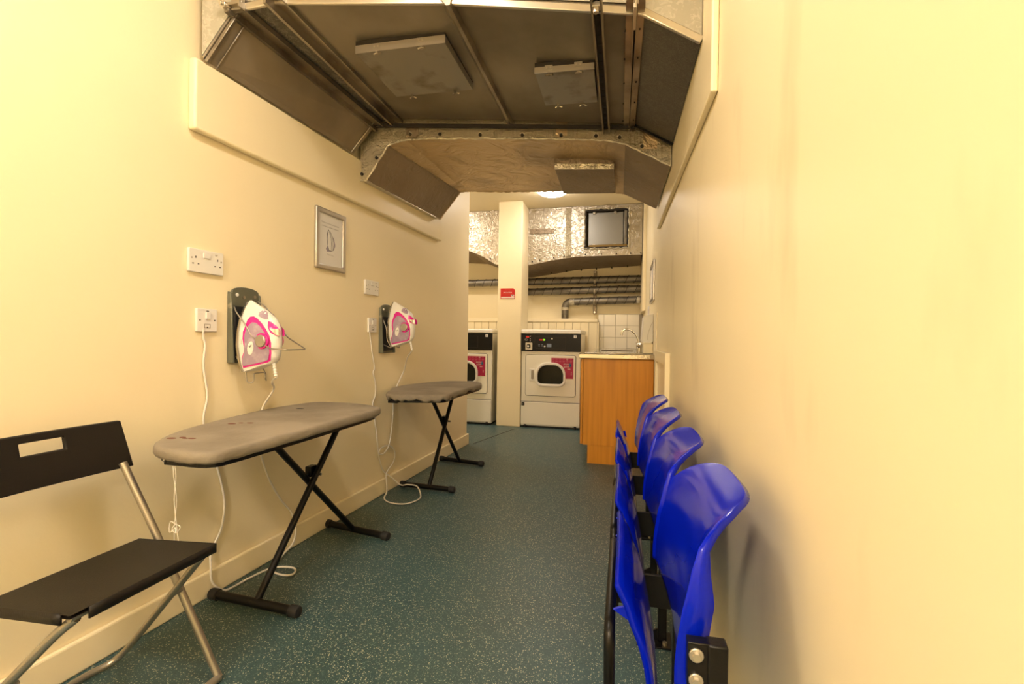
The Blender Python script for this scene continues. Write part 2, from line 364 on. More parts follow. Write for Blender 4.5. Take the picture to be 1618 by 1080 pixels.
# panelled boxing behind the dryers: ledge and boards
def boxing(name, x0, x1, n):
    r = struct(name, MB().box(x0, x1, 5.995, YB-.0005, .0, 1.21), 'joint', smooth=0)
    obj('ledge', MB().box(x0-.0, x1+.004, 5.965, YB-.0005, 1.212, 1.254), 'trimw', r, bevel=.005, smooth=0)
    wd = (x1-x0)/n
    for i in range(n):
        obj('board', MB().box(x0+i*wd+.0015, x0+(i+1)*wd-.0015, 5.978, 5.995, .02, 1.211), 'trimw', r, bevel=.003, smooth=0)
    return r
b1 = boxing('trim_6', -1.22, -.305, 9)
obj('corner_post', MB().box(-.304, -.285, 5.972, YB-.009, .02, 1.211), 'trimw', b1, bevel=.002, smooth=0)
boxing('trim_7', -2.30, -1.40, 9)

# ---------------------------------------------------------------- ceiling lamps
for i, (x, y, s) in enumerate(LAMPS):
    lab = ['round domed ceiling light glowing above the tumble dryers', 'round domed ceiling light in front of the big metal duct', 'round domed ceiling light behind the camera', 'unseen domed light added round the corner to brighten the dryer bay'][i]
    t = thing('ceiling_light', lab, 'light', (x, y, CEIL), 0, 'round ceiling lights')
    obj('base', MB().cyl((0, 0, -.018), (0, 0, -.0005), .175, 40), 'white', t)
    dm = mat('lit diffuser', (.9, .88, .8), .4, emit=(LAMP_COL, s))
    R, hgt = .165, .065
    mb = MB().grid(lambda u, v: (R*math.sin(v*PI/2)*math.cos(u*2*PI), R*math.sin(v*PI/2)*math.sin(u*2*PI), -.018-hgt*math.cos(v*PI/2)), 40, 10)
    obj('diffuser', mb, dm, t, smooth=60)

# ---------------------------------------------------------------- big sheet-metal duct
md = thing('ventilation_duct', 'large galvanised sheet-metal duct across the ceiling nearest the camera', 'duct', (-.6, 2.0, 2.1))
def P(name, mb, m, parent=md, **k): return obj(name, mb, m, parent, world=True, **k)
nearp = [(-1.502, 1.435, 2.0), (-1.405, 1.476, 2.190), (-1.245, 1.498, 2.214), (-.62, 1.583, 2.180), (.0, 1.667, 2.120), (.052, 1.674, 2.109), (.243, 1.700, 2.004)]
farp = [(-1.466, 2.372, 2.012), (-1.352, 2.410, 2.180), (-1.240, 2.418, 2.206), (-.60, 2.462, 2.160), (.0, 2.505, 2.105), (.045, 2.508, 2.098), (.233, 2.521, 1.990)]
TOP = 2.50
lerp = lambda a, b_, t: tuple(a[i]+(b_[i]-a[i])*t for i in range(3))
poly = nearp+[(nearp[-1][0], nearp[-1][1], TOP), (nearp[0][0], nearp[0][1], TOP)]
polyf = farp+[(farp[-1][0], farp[-1][1], TOP), (farp[0][0], farp[0][1], TOP)]
# shell of the duct: front face, underside of the flat stretch, sides
mb = MB(); n = len(poly); k = n
mb.add(poly+polyf, [tuple(range(n)), tuple(range(2*n-1, n-1, -1)), (n-1, 0, n, 2*n-1), (n-3, n-2, 2*n-2, 2*n-3), (n-2, n-1, 2*n-1, 2*n-2), (2, 3, n+3, n+2), (3, 4, n+4, n+3), (4, 5, n+5, n+4)])
P('duct_shell', mb, 'gal', smooth=0)
def strip(i, m, name, drop=.0):
    a, b_, c, d = nearp[i], nearp[i+1], farp[i+1], farp[i]
    e = .0
    q = [(p[0], p[1], p[2]-drop) for p in (a, b_, c, d)]
    return P(name, MB().prism(q, [(p[0], p[1], p[2]+.004) for p in q]), m, smooth=0)
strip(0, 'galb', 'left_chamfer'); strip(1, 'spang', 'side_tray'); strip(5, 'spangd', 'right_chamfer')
# the left chamfer's folded standing edges
for t in (.0, .045, .955):
    a = lerp(nearp[0], farp[0], t); b_ = lerp(nearp[1], farp[1], t)
    P('folded_edge', MB().bar((a[0]+.004, a[1]+.01, a[2]-.006), (b_[0]+.004, b_[1]+.01, b_[2]-.006), .016 if t == 0 else .005, .012 if t == 0 else .006), 'rail', bevel=.002)
# front face patches: pale spangled zinc either side
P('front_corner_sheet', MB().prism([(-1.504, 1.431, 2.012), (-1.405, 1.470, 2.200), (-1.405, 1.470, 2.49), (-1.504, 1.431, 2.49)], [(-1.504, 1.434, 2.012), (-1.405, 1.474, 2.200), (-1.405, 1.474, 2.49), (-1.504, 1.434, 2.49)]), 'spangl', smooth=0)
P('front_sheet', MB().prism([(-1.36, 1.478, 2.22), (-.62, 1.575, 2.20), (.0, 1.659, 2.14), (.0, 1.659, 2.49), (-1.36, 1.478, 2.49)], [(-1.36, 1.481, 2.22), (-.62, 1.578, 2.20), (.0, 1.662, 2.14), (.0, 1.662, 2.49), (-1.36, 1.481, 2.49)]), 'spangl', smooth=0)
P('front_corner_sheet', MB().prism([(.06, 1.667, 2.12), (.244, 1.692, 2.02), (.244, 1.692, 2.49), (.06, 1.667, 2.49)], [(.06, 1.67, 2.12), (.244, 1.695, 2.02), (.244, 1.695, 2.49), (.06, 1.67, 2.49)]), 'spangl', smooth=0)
# bright folded edge along the near rim
for a, b_ in ((nearp[1], nearp[2]), (nearp[2], nearp[3]), (nearp[3], nearp[5]), (nearp[5], nearp[6])):
    P('edge_flange', MB().bar((a[0], a[1]-.008, a[2]-.002), (b_[0], b_[1]-.008, b_[2]-.002), .012, .026), 'bright', bevel=.003)
P('edge_flange', MB().bar((farp[1][0], farp[1][1]-.004, farp[1][2]-.008), (farp[5][0], farp[5][1]-.004, farp[5][2]-.014), .008, .02), 'blind')
P('edge_flange', MB().bar((farp[5][0], farp[5][1]-.006, farp[5][2]-.006), (farp[6][0], farp[6][1]-.006, farp[6][2]-.006), .012, .012), 'blackm')
# rails under the duct
def rail(xa, xb, za, zb, ya, yb, name='support_rail', prof=((0, 0), (.012, 0), (.012, -.03), (.05, -.03), (.05, 0), (.062, 0), (.062, -.042), (0, -.042)), m='rail'):
    A = [(xa+p, ya, za+q) for p, q in prof]; B = [(xb+p, yb, zb+q) for p, q in prof]
    return P(name, MB().prism(A, B), m, smooth=0)
LPR = ((0, 0), (.006, 0), (.006, -.032), (.022, -.032), (.022, -.04), (0, -.04))
rail(-1.255, -1.262, 2.214, 2.204, 1.44, 2.442, prof=((0, .0), (0, -.042), (.012, -.042), (.012, -.008), (.05, -.008), (.05, -.018), (.056, -.018), (.056, 0)))
rail(-1.410, -1.362, 2.196, 2.182, 1.44, 2.432, prof=((-.008, .0), (-.008, -.034), (.006, -.034), (.006, -.010), (.05, -.010), (.05, -.020), (.056, -.020), (.056, 0)))
P('seam_rib', MB().prism([(-.640, 1.56, 2.182), (-.614, 1.56, 2.152), (-.600, 1.56, 2.152), (-.594, 1.56, 2.18)], [(-.625, 2.488, 2.162), (-.603, 2.488, 2.134), (-.590, 2.488, 2.134), (-.584, 2.488, 2.16)]), 'rail', smooth=0, bevel=.001)
# slotted channel
sl = rail(-.118, -.116, 2.118, 2.098, 1.52, 2.528, 'slotted_channel', ((0, 0), (0, -.028), (.007, -.028), (.007, -.004), (.031, -.004), (.031, -.028), (.038, -.028), (.038, 0)), 'galb')
P('channel_back', MB().prism([(-.112, 1.55, 2.113), (-.086, 1.55, 2.113), (-.086, 1.55, 2.1125), (-.112, 1.55, 2.1125)], [(-.110, 2.52, 2.092), (-.084, 2.52, 2.092), (-.084, 2.52, 2.0915), (-.110, 2.52, 2.0915)]), 'blackm', parent=md, smooth=0)
for i in range(17):
    t = i/16.; y = 1.60+t*.86; z = 2.1115-t*.018
    obj('slot', MB().box(-.105+.002*t, -.093+.002*t, y, y+.03, z-.0025, z-.0012), 'grout' if i % 1 == 0 else 'gal', sl, world=True, smooth=0)
rail(-.004, -.010, 2.118, 2.100, 1.60, 2.53, prof=((0, 0), (0, -.010), (.024, -.010), (.024, -.022), (.028, -.022), (.028, 0)))
rail(.032, .020, 2.114, 2.096, 1.60, 2.53, prof=((0, 0), (0, -.022), (.004, -.022), (.004, -.010), (.026, -.010), (.026, 0)))
P('joint_gap', MB().prism([(.025, 1.62, 2.112), (.031, 1.62, 2.112), (.031, 1.62, 2.108), (.025, 1.62, 2.108)], [(.0185, 2.52, 2.094), (.0205, 2.52, 2.094), (.0205, 2.52, 2.090), (.0185, 2.52, 2.090)]), 'blind', smooth=0)
P('joint_plate', MB().hexa([(-.002, 1.645, 2.13), (.056, 1.652, 2.13), (.056, 1.652, 2.49), (-.002, 1.645, 2.49)], [(-.002, 1.65, 2.13), (.056, 1.657, 2.13), (.056, 1.657, 2.49), (-.002, 1.65, 2.49)]), 'bright', smooth=0)
P('joint_clip', MB().box(.020, .030, 1.60, 1.72, 2.082, 2.20), 'bright', bevel=.002)
P('hanger_rod', MB().cyl((-.099, 1.585, 2.10), (-.099, 1.585, 2.50), .005, 10), 'bright')
P('clamp', MB().box(-.113, -.087, 1.572, 1.60, 2.085, 2.10).cyl((-.1, 1.585, 2.07), (-.1, 1.585, 2.086), .009, 8), 'bright', bevel=.001)
for i in range(5):
    t = .1+i*.2
    for dx in (.045, -.005): P('rivet', MB().cyl((.0+dx-.008*t, 1.66+.85*t, 2.105-.02*t), (.0+dx-.008*t, 1.66+.85*t, 2.100-.02*t), .003, 8), 'blind')
P('corner_bolt', MB().cyl((-1.413, 1.425, 2.182), (-1.413, 1.455, 2.190), .013, 12).cyl((-1.413, 1.415, 2.180), (-1.413, 1.43, 2.186), .008, 6), 'bright', bevel=.002)
P('corner_bracket', MB().box(-1.40, -1.355, 1.452, 1.47, 2.175, 2.235), 'rail', bevel=.002)
P('corner_bolt', MB().cyl((-1.262, 1.43, 2.20), (-1.262, 1.455, 2.205), .010, 8), 'bright')
# access doors in the underside with wing latches
def access(x0, x1, y0, y1, zt, zb, tilt, lat):
    f = lambda x, y, z: (x, y, z+tilt*(x-x0))
    dr = P('access_door', MB().hexa([f(x0, y0, zb), f(x1, y0, zb), f(x1, y1, zb), f(x0, y1, zb)], [f(x0, y0, zt), f(x1, y0, zt), f(x1, y1, zt), f(x0, y1, zt)]), 'galc', bevel=.0015, smooth=0)
    P('edge_strip', MB().hexa([f(x0-.002, y0-.004, zb-.001), f(x1+.002, y0-.004, zb-.001), f(x1+.002, y0-.001, zb-.001), f(x0-.002, y0-.001, zb-.001)], [f(x0-.002, y0-.004, zt-.014), f(x1+.002, y0-.004, zt-.014), f(x1+.002, y0-.001, zt-.014), f(x0-.002, y0-.001, zt-.014)]), 'alu', parent=dr, smooth=0)
    P('shadow_gap', MB().hexa([f(x0-.001, y0-.003, zt-.014), f(x1+.001, y0-.003, zt-.014), f(x1+.001, y1, zt-.014), f(x0-.001, y1, zt-.014)], [f(x0-.001, y0-.003, zt+.004), f(x1+.001, y0-.003, zt+.004), f(x1+.001, y1, zt+.004), f(x0-.001, y1, zt+.004)]), 'blind', parent=dr, smooth=0)  # solid near-black block stands in for shade between door and duct
    for (u, v) in lat:
        x = x0+(x1-x0)*u; y = y0 if v == 0 else y1; zz = zb+tilt*(x-x0); s = -1 if v == 0 else 1
        l = MB().cyl((x, y-s*.004, zz-.010), (x, y-s*.004, zz), .0065, 10)
        l.tube([(x-.013, y+s*.003, zz-.012), (x-.006, y, zz-.008), (x, y, zz-.006), (x+.008, y, zz-.008), (x+.018, y+s*.004, zz-.011)], [.004, .003, .003, .003, .005], 8)
        P('wing_latch', l, 'rail', parent=dr)
        if v == 0:
            P('latch_plate', MB().box(x-.016, x+.016, y0-.006, y0-.003, zb+.006, zb+.026), 'alu', parent=dr, smooth=0)
            for d in (-.008, .008): P('rivet', MB().cyl((x+d, y0-.008, zb+.016), (x+d, y0-.005, zb+.016), .0035, 8), 'bright', parent=dr)
access(-1.068, -.686, 1.738, 2.090, 2.188, 2.144, -.012, ((.24, 0), (.74, 0), (.22, 1), (.78, 1)))
access(-.370, -.128, 1.950, 2.226, 2.138, 2.100, -.03, ((.24, 0), (.74, 0), (.25, 1), (.72, 1)))

# ---------------------------------------------------------------- insulated duct, foil faced
fd = thing('insulated_duct', 'foil-wrapped insulated duct with dusty underside behind the sheet-metal duct', 'duct', (-.6, 3.0, 2.0))
fy = lambda x: 2.432+.075*(x+1.49)
fn = [(-1.462, 2.0), (-1.462, 1.882), (-1.424, 1.880), (-1.300, 2.072), (-1.196, 2.100), (-.974, 2.096), (-.40, 2.066), (-.088, 2.040), (.0, 2.018), (.228, 1.895), (.228, 2.0)]
fr = [(-1.410, 2.0), (-1.410, 1.905), (-1.372, 1.900), (-1.212, 2.098), (-1.173, 2.105), (-.852, 2.082), (-.40, 2.062), (-.138, 2.046), (-.007, 2.021), (.214, 1.905), (.214, 2.0)]
na = [(x, fy(x), z) for x, z in fn]; nb = [(x, 3.42, z) for x, z in fr]
def soft_patch(a, b_, c, d, nu, nv, amp, m, name, seed):
    """bilinear sheet a-b-c-d, wrinkled, closed with a thin back"""
    rnd = random.Random(seed); ph = [(rnd.uniform(3, 14), rnd.uniform(3, 14), rnd.uniform(0, 6)) for _ in range(7)]
    A, B, Cc, D = map(Vector, (a, b_, c, d)); nrm = (B-A).cross(D-A).normalized()
    if nrm.z > 0: nrm = -nrm
    def f(u, v):
        p = (A*(1-u)+B*u)*(1-v)+(D*(1-u)+Cc*u)*v
        e = min(1, 12*min(u, 1-u))*min(1, 12*min(v, 1-v)); h = sum(math.sin(p.x*q*1.7+r_*p.y*1.3+s) for q, r_, s in ph)/7
        return p+nrm*(amp*h*e)
    return P(name, MB().grid(f, nu, nv), m, fd, smooth=60)
# closed body above, then the wrapped faces
body = [na[0]]+[(-1.462, fy(-1.462), 2.47), (.228, fy(.228), 2.47), na[-1]]
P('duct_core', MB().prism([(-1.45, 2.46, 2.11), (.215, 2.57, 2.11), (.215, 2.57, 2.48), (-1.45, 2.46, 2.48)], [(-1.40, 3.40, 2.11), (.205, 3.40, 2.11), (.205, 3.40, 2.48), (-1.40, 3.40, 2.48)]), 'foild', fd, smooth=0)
nn = len(na)
up = [(p[0], p[1]+.0, 2.47) for p in na]
mbf = MB(); mbf.add(na+up, [(i, i+1, nn+i+1, nn+i) for i in range(nn-1) if i not in (0, nn-2)])
P('front_facing', mbf, 'foilt', fd, smooth=0)
mbf = MB(); up2 = [(p[0], p[1], 2.47) for p in nb]; mbf.add(nb+up2, [(i, i+1, nn+i+1, nn+i) for i in range(nn-1) if i not in (0, nn-2)])
P('rear_facing', mbf, 'foilg', fd, smooth=0)
soft_patch(na[2], na[3], nb[3], nb[2], 30, 50, .004, 'foilg', 'left_chamfer', 1)
soft_patch(na[1], na[2], nb[2], nb[1], 4, 30, .001, 'foils', 'left_edge', 2)
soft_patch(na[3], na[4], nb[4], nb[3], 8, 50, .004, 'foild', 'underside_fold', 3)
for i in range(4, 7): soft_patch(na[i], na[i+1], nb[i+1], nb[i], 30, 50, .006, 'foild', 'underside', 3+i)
soft_patch(na[7], na[8], nb[8], nb[7], 8, 50, .003, 'foild', 'underside_fold', 12)
soft_patch(na[8], na[9], nb[9], nb[8], 24, 50, .003, 'foilg', 'right_chamfer', 13)
for i, p in ((0, 0), (9, 0)):
    P('side_facing', MB().add([na[i], na[i+1], nb[i+1], nb[i]], [(0, 1, 2, 3)]), 'foils', fd, smooth=0, solid=.002)
# bright crinkled rims
def crinkle(pts, r, name='foil_rim', m='foils', seed=0):
    rnd = random.Random(seed); q = []
    for a, b_ in zip(pts[:-1], pts[1:]):
        a = Vector(a); b_ = Vector(b_); k = max(2, int((b_-a).length/.02))
        for j in range(k): q.append(a.lerp(b_, j/k)+Vector((0, rnd.uniform(-.002, .002), rnd.uniform(-.0025, .0025))))
    q.append(Vector(pts[-1])); P(name, MB().tube(q, [rnd.uniform(.6, 1.2)*r for _ in q], 7), m, fd)
crinkle([(p[0], p[1]-.002, p[2]) for p in na[1:10]], .006, seed=3)
crinkle([na[3], nb[3]], .006, m='foilg', seed=5)
crinkle([(p[0], p[1], p[2]) for p in nb[2:9]], .005, m='foild', seed=6)
crinkle([nb[2], na[2]], .005, m='foils', seed=8)
# taped patches and pins on the front facing
for (x, z0, z1, wd, m) in ((-1.19, 2.112, 2.17, .07, 'foilg'), (-.36, 2.075, 2.15, .06, 'foild'), (-.20, 2.06, 2.14, .08, 'foilt'), (.09, 1.985, 2.08, .07, 'foild')):
    P('foil_tape', MB().hexa([(x, fy(x)-.003, z0), (x+wd, fy(x+wd)-.003, z0), (x+wd, fy(x+wd)-.003, z1), (x, fy(x)-.003, z1)], [(x, fy(x)-.0005, z0), (x+wd, fy(x+wd)-.0005, z0), (x+wd, fy(x+wd)-.0005, z1), (x, fy(x)-.0005, z1)]), m, fd, smooth=0)
for x, z in ((-1.168, 2.127), (-.997, 2.119), (-.77, 2.104), (-.539, 2.090), (-.332, 2.078), (-.15, 2.066), (-.029, 2.052), (.085, 2.000), (-1.364, 2.006), (-1.45, 1.918)):
    P('fixing_pin', MB().cyl((x, fy(x)-.007, z), (x, fy(x)+.002, z), .009, 10), 'blind', fd)
    crinkle([(x-.013, fy(x)-.003, z+.004), (x, fy(x)-.006, z+.013), (x+.013, fy(x)-.003, z+.004)], .0025, 'foil_tuck', 'foils', int(abs(x)*100))
# hatch patch on the underside
pt = P('access_patch', MB().hexa([(-.404, 2.79, 2.000), (-.060, 2.82, 1.988), (-.060, 3.30, 1.990), (-.412, 3.28, 2.000)], [(-.404, 2.79, 2.075), (-.060, 2.82, 2.06), (-.060, 3.30, 2.05), (-.412, 3.28, 2.06)]), 'foilg', fd, bevel=.006, smooth=0)
P('foil_rim', MB().hexa([(-.404, 2.783, 1.997), (-.060, 2.813, 1.985), (-.060, 2.817, 1.985), (-.404, 2.787, 1.997)], [(-.404, 2.783, 2.032), (-.060, 2.813, 2.018), (-.060, 2.817, 2.018), (-.404, 2.787, 2.032)]), 'foils', parent=pt, smooth=0, bevel=.002)

# ---------------------------------------------------------------- far duct
bd = thing('insulated_duct', 'foil-covered duct high on the far wall above the spiral pipes', 'duct', (-.8, 5.9, 2.2))
bf = [(-2.4, 2.12), (-2.0, 2.10), (-1.854, 2.068), (-1.675, 1.994), (-1.505, 1.889), (-1.30, 1.868), (-1.105, 1.873), (-.96, 1.900), (-.817, 1.927), (-.527, 1.964), (.195, 1.967)]
br = [(-2.4, 2.03), (-2.2, 2.025), (-2.064, 2.016), (-1.785, 2.0), (-1.60, 1.93), (-1.40, 1.81), (-1.164, 1.808), (-.95, 1.84), (-.623, 1.890), (-.45, 1.905), (.21, 1.934)]
BY = 5.58
A = [(x, BY, z) for x, z in bf]; B = [(x, 6.19, z) for x, z in br]
def bgrid(u, v):
    s = u*10; i = min(9, int(s)); t = s-i; z0 = bf[i][1]+(bf[i+1][1]-bf[i][1])*t; x = bf[i][0]+(bf[i+1][0]-bf[i][0])*t
    z = z0+(CEIL-.004-z0)*v; e = min(1, 8*v)*min(1, 8*(1-v))
    return (x, BY-.004*e*.28*(math.sin(x*23+z*9)+math.sin(x*11-z*31+1)+.8*math.sin(x*47+z*35)+.5*math.sin(x*83-z*61)), z)
# front sheet leaves the inspection opening free
hx0, hx1, hz0, hz1 = -.446, .056, 2.05, 2.505
def front_part(x0, x1, zlo, zhi, name='front_facing'):
    def zb(x):
        for i in range(10):
            if bf[i][0] <= x <= bf[i+1][0]: return bf[i][1]+(bf[i+1][1]-bf[i][1])*(x-bf[i][0])/(bf[i+1][0]-bf[i][0])
        return bf[-1][1]
    def f(u, v):
        x = x0+(x1-x0)*u; a = zb(x) if zlo is None else zlo; z = a+(zhi-a)*v; e = min(1, 8*v, 8*(1-v), 8*u, 8*(1-u)); e = max(0, e)
        return (x, BY-.004*e*.28*(math.sin(x*23+z*9)+math.sin(x*11-z*31+1)+.8*math.sin(x*47+z*35)+.5*math.sin(x*83-z*61)), z)
    obj(name, MB().grid(f, max(4, int((x1-x0)*30)), max(3, int((zhi-(zlo or 1.9))*30))), 'foil', bd, world=True, smooth=60)
front_part(-2.4, hx0, None, CEIL-.004); front_part(hx1, .205, None, CEIL-.004); front_part(hx0, hx1, None, hz0); front_part(hx0, hx1, hz1, CEIL-.004)
PB = lambda name, mb, m, parent=bd, **k: obj(name, mb, m, parent, world=True, **k)
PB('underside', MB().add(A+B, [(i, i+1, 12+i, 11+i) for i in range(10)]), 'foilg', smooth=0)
PB('end_facing', MB().add([(.205, BY, 1.967), (.205, BY, CEIL-.004), (.205, 6.19, CEIL-.004), (.205, 6.19, 1.934)], [(0, 1, 2, 3)]), 'foilg', smooth=0)
PB('foil_tape', MB().box(-1.09, -.80, BY-.016, BY-.012, 2.245, 2.30), 'foilg', smooth=0)
PB('foil_tape', MB().box(-.665, -.60, BY-.016, BY-.012, 1.97, 2.53), 'foilt', smooth=0)
for i, x in enumerate((-1.06, -.97, -.80, -.68, -.60, -.43, -.25, -.08, .08, .19, -1.58)):
    z = {0: 1.915, 1: 1.93, 2: 1.955, 10: 1.965}.get(i, 1.985 if i > 3 else 1.97)
    PB('fixing_pin', MB().cyl((x, BY-.012, z), (x, BY, z), .008, 8), 'blind')
for i in range(6):
    PB('fixing_pin', MB().cyl((-.9+i*.19, 6.10, 1.845+.012*i), (-.9+i*.19, 6.10, 1.87+.012*i), .007, 8), 'blind')
# recessed inspection hatch, torn insulation round it
PB('opening_lining', ring_xz([(hx0, hz0), (hx1, hz0), (hx1, hz1), (hx0, hz1)], [(hx0+.02, hz0+.02), (hx1-.02, hz0+.02), (hx1-.02, hz1-.02), (hx0+.02, hz1-.02)], BY-.003, BY+.065), 'blind', smooth=0)
PB('torn_insulation', MB().box(hx0+.05, hx1-.005, BY-.002, BY+.05, hz0+.004, hz0+.045), 'insul', bevel=.01)
PB('torn_insulation', MB().box(hx1-.055, hx1-.02, BY+.02, BY+.055, hz0+.04, hz1-.02), 'galc', bevel=.004)
def ragged(x0, z0, x1, z1, seed):
    rnd = random.Random(seed); n_ = 22; q = []
    for i in range(n_+1):
        t = i/n_; q.append((x0+(x1-x0)*t+rnd.uniform(-.006, .006), BY-.007+rnd.uniform(-.006, .004), z0+(z1-z0)*t+rnd.uniform(-.006, .006)))
    PB('torn_foil_edge', MB().tube(q, [rnd.uniform(.003, .011) for _ in q], 6), 'foils')
ragged(hx0, hz0, hx1, hz0, 1); ragged(hx1, hz0, hx1, hz1, 2); ragged(hx0, hz1, hx1, hz1, 3); ragged(hx0, hz0, hx0, hz1, 4)
dr = PB('inspection_door', MB().box(-.405, -.008, BY+.045, BY+.06, 2.088, 2.475), 'doorg', bevel=.003, smooth=0)
for x in (-.34, -.10):
    for z in (2.47, 2.095):
        PB('catch', MB().box(x-.015, x+.015, BY+.028, BY+.046, z-.014, z+.012).cyl((x+.01, BY+.02, z), (x+.01, BY+.03, z), .008, 8), 'bright', parent=dr, bevel=.002)

# ---------------------------------------------------------------- spiral pipes on the far wall
def spiral_pipe(label, path, r=.045, ribs=None):
    t = thing('spiral_pipe', label, 'pipe', tuple(path[0]))
    obj('pipe_wall', MB().tube(path, r, 20), 'pipe', t, world=True, smooth=60)
    a = Vector(path[0]); b_ = Vector(path[1 if ribs is None else ribs]); L_ = (b_-a).length; q = []
    turns = L_/.115; nn_ = int(turns*22); d = (b_-a).normalized(); u = d.cross(Vector((0, 0, 1))).normalized(); v = d.cross(u)
    for i in range(nn_+1):
        s = i/nn_; an = -s*turns*2*PI; q.append(a+d*(L_*s)+(u*math.cos(an)+v*math.sin(an))*(r+.0008))
    obj('spiral_seam', MB().tube(q, .0034, 5), 'blind', t, world=True)
    return t
spiral_pipe('uppermost of the spiral metal pipes, passing behind the pillar', [(XR2-.035, 6.08, 1.757), (-2.4, 6.08, 1.722)])
spiral_pipe('middle spiral metal pipe on the far wall', [(XR2-.035, 6.08, 1.634), (-1.25, 6.08, 1.603)])
el = [(-.718, 6.08, 1.26), (-.718, 6.08, 1.40)]
arc = [(-.718+.075-.075*math.cos(a), 6.08, 1.40+.075*math.sin(a)) for a in [PI/2*i/8 for i in range(1, 9)]]
p3 = spiral_pipe('lowest spiral metal pipe, bending down into the panelled ledge', [(XR2-.035, 6.08, 1.500), (-.61, 6.08, 1.475)])
obj('elbow', MB().tube(el+arc+[(-.61, 6.08, 1.475)], .045, 20), 'pipe', p3, world=True, smooth=60)
for a, b_ in (((-.725+.0, 6.08, 1.385), (-.718, 6.08, 1.41)),): obj('foil_tape', MB().cyl((-.718, 6.08, 1.365), (-.718, 6.08, 1.405), .0475, 20), 'foils', p3, world=True)
obj('foil_tape', MB().cyl((-.66, 6.08, 1.4737), (-.60, 6.08, 1.4755), .0475, 20), 'foils', p3, world=True)
obj('foil_tape', MB().cyl((.165, 6.08, 1.498), (.205, 6.08, 1.499), .0475, 20), 'foils', p3, world=True)
br_ = thing('pipe_bracket', 'slotted metal bracket strap holding the three spiral pipes', 'bracket', (-.348, 6.15, 1.32))
obj('strut', MB().box(-.368, -.328, 6.13, YB-.0005, 1.322, 1.871), 'galb', br_, world=True, bevel=.002)
for z in (1.738, 1.606, 1.481):
    q = [(-.348, 6.08-.049*math.cos(a), z+.049*math.sin(a)) for a in [PI*(i/12-.5)*1.0 for i in range(13)]]
    obj('pipe_clamp', MB().add([(x+d, y, zz) for d in (-.013, .013) for x, y, zz in q], [(i, i+1, 14+i, 13+i) for i in range(12)]), 'rail', br_, world=True, solid=.002, smooth=60)
for z in (1.345, 1.855): obj('bolt', MB().cyl((-.348, 6.118, z), (-.348, 6.132, z), .011, 8), 'bright', br_, world=True)

# ---------------------------------------------------------------- red notice on the pillar
sg = thing('safety_sign', 'small red notice with a clipped corner on the pillar', 'sign', (-1.27, 5.233, 1.51))
o5 = [(-1.355, 1.448), (-1.187, 1.448), (-1.187, 1.541), (-1.205, 1.563), (-1.355, 1.563)]
obj('board', plate_xz(o5, 5.231, 5.2345), 'red', sg, world=True, smooth=0)
obj('heading', text_mb('NOTICE', .017, lambda x, y: (-1.272+x, 5.2305, 1.543+y)), 'orange', sg, world=True, smooth=0)
obj('main_text', text_mb('FIRE ACTION', .0175, lambda x, y: (-1.272+x*.93, 5.2305, 1.511+y)), 'print', sg, world=True, smooth=0)
for z, hw in ((1.530, .062), (1.500, .060), (1.486, .035)): obj('text_line', MB().box(-1.272-hw, -1.272+hw, 5.2303, 5.2308, z, z+.004), 'orange', sg, world=True, smooth=0)
obj('picture_block', MB().box(-1.232, -1.196, 5.2303, 5.2308, 1.473, 1.492), 'print', sg, world=True, smooth=0)
obj('picture_detail', MB().box(-1.226, -1.204, 5.2298, 5.2303, 1.481, 1.490), 'ink', sg, world=True, smooth=0)
obj('footer_strip', MB().box(-1.349, -1.194, 5.2303, 5.2308, 1.453, 1.467), 'print', sg, world=True, smooth=0)

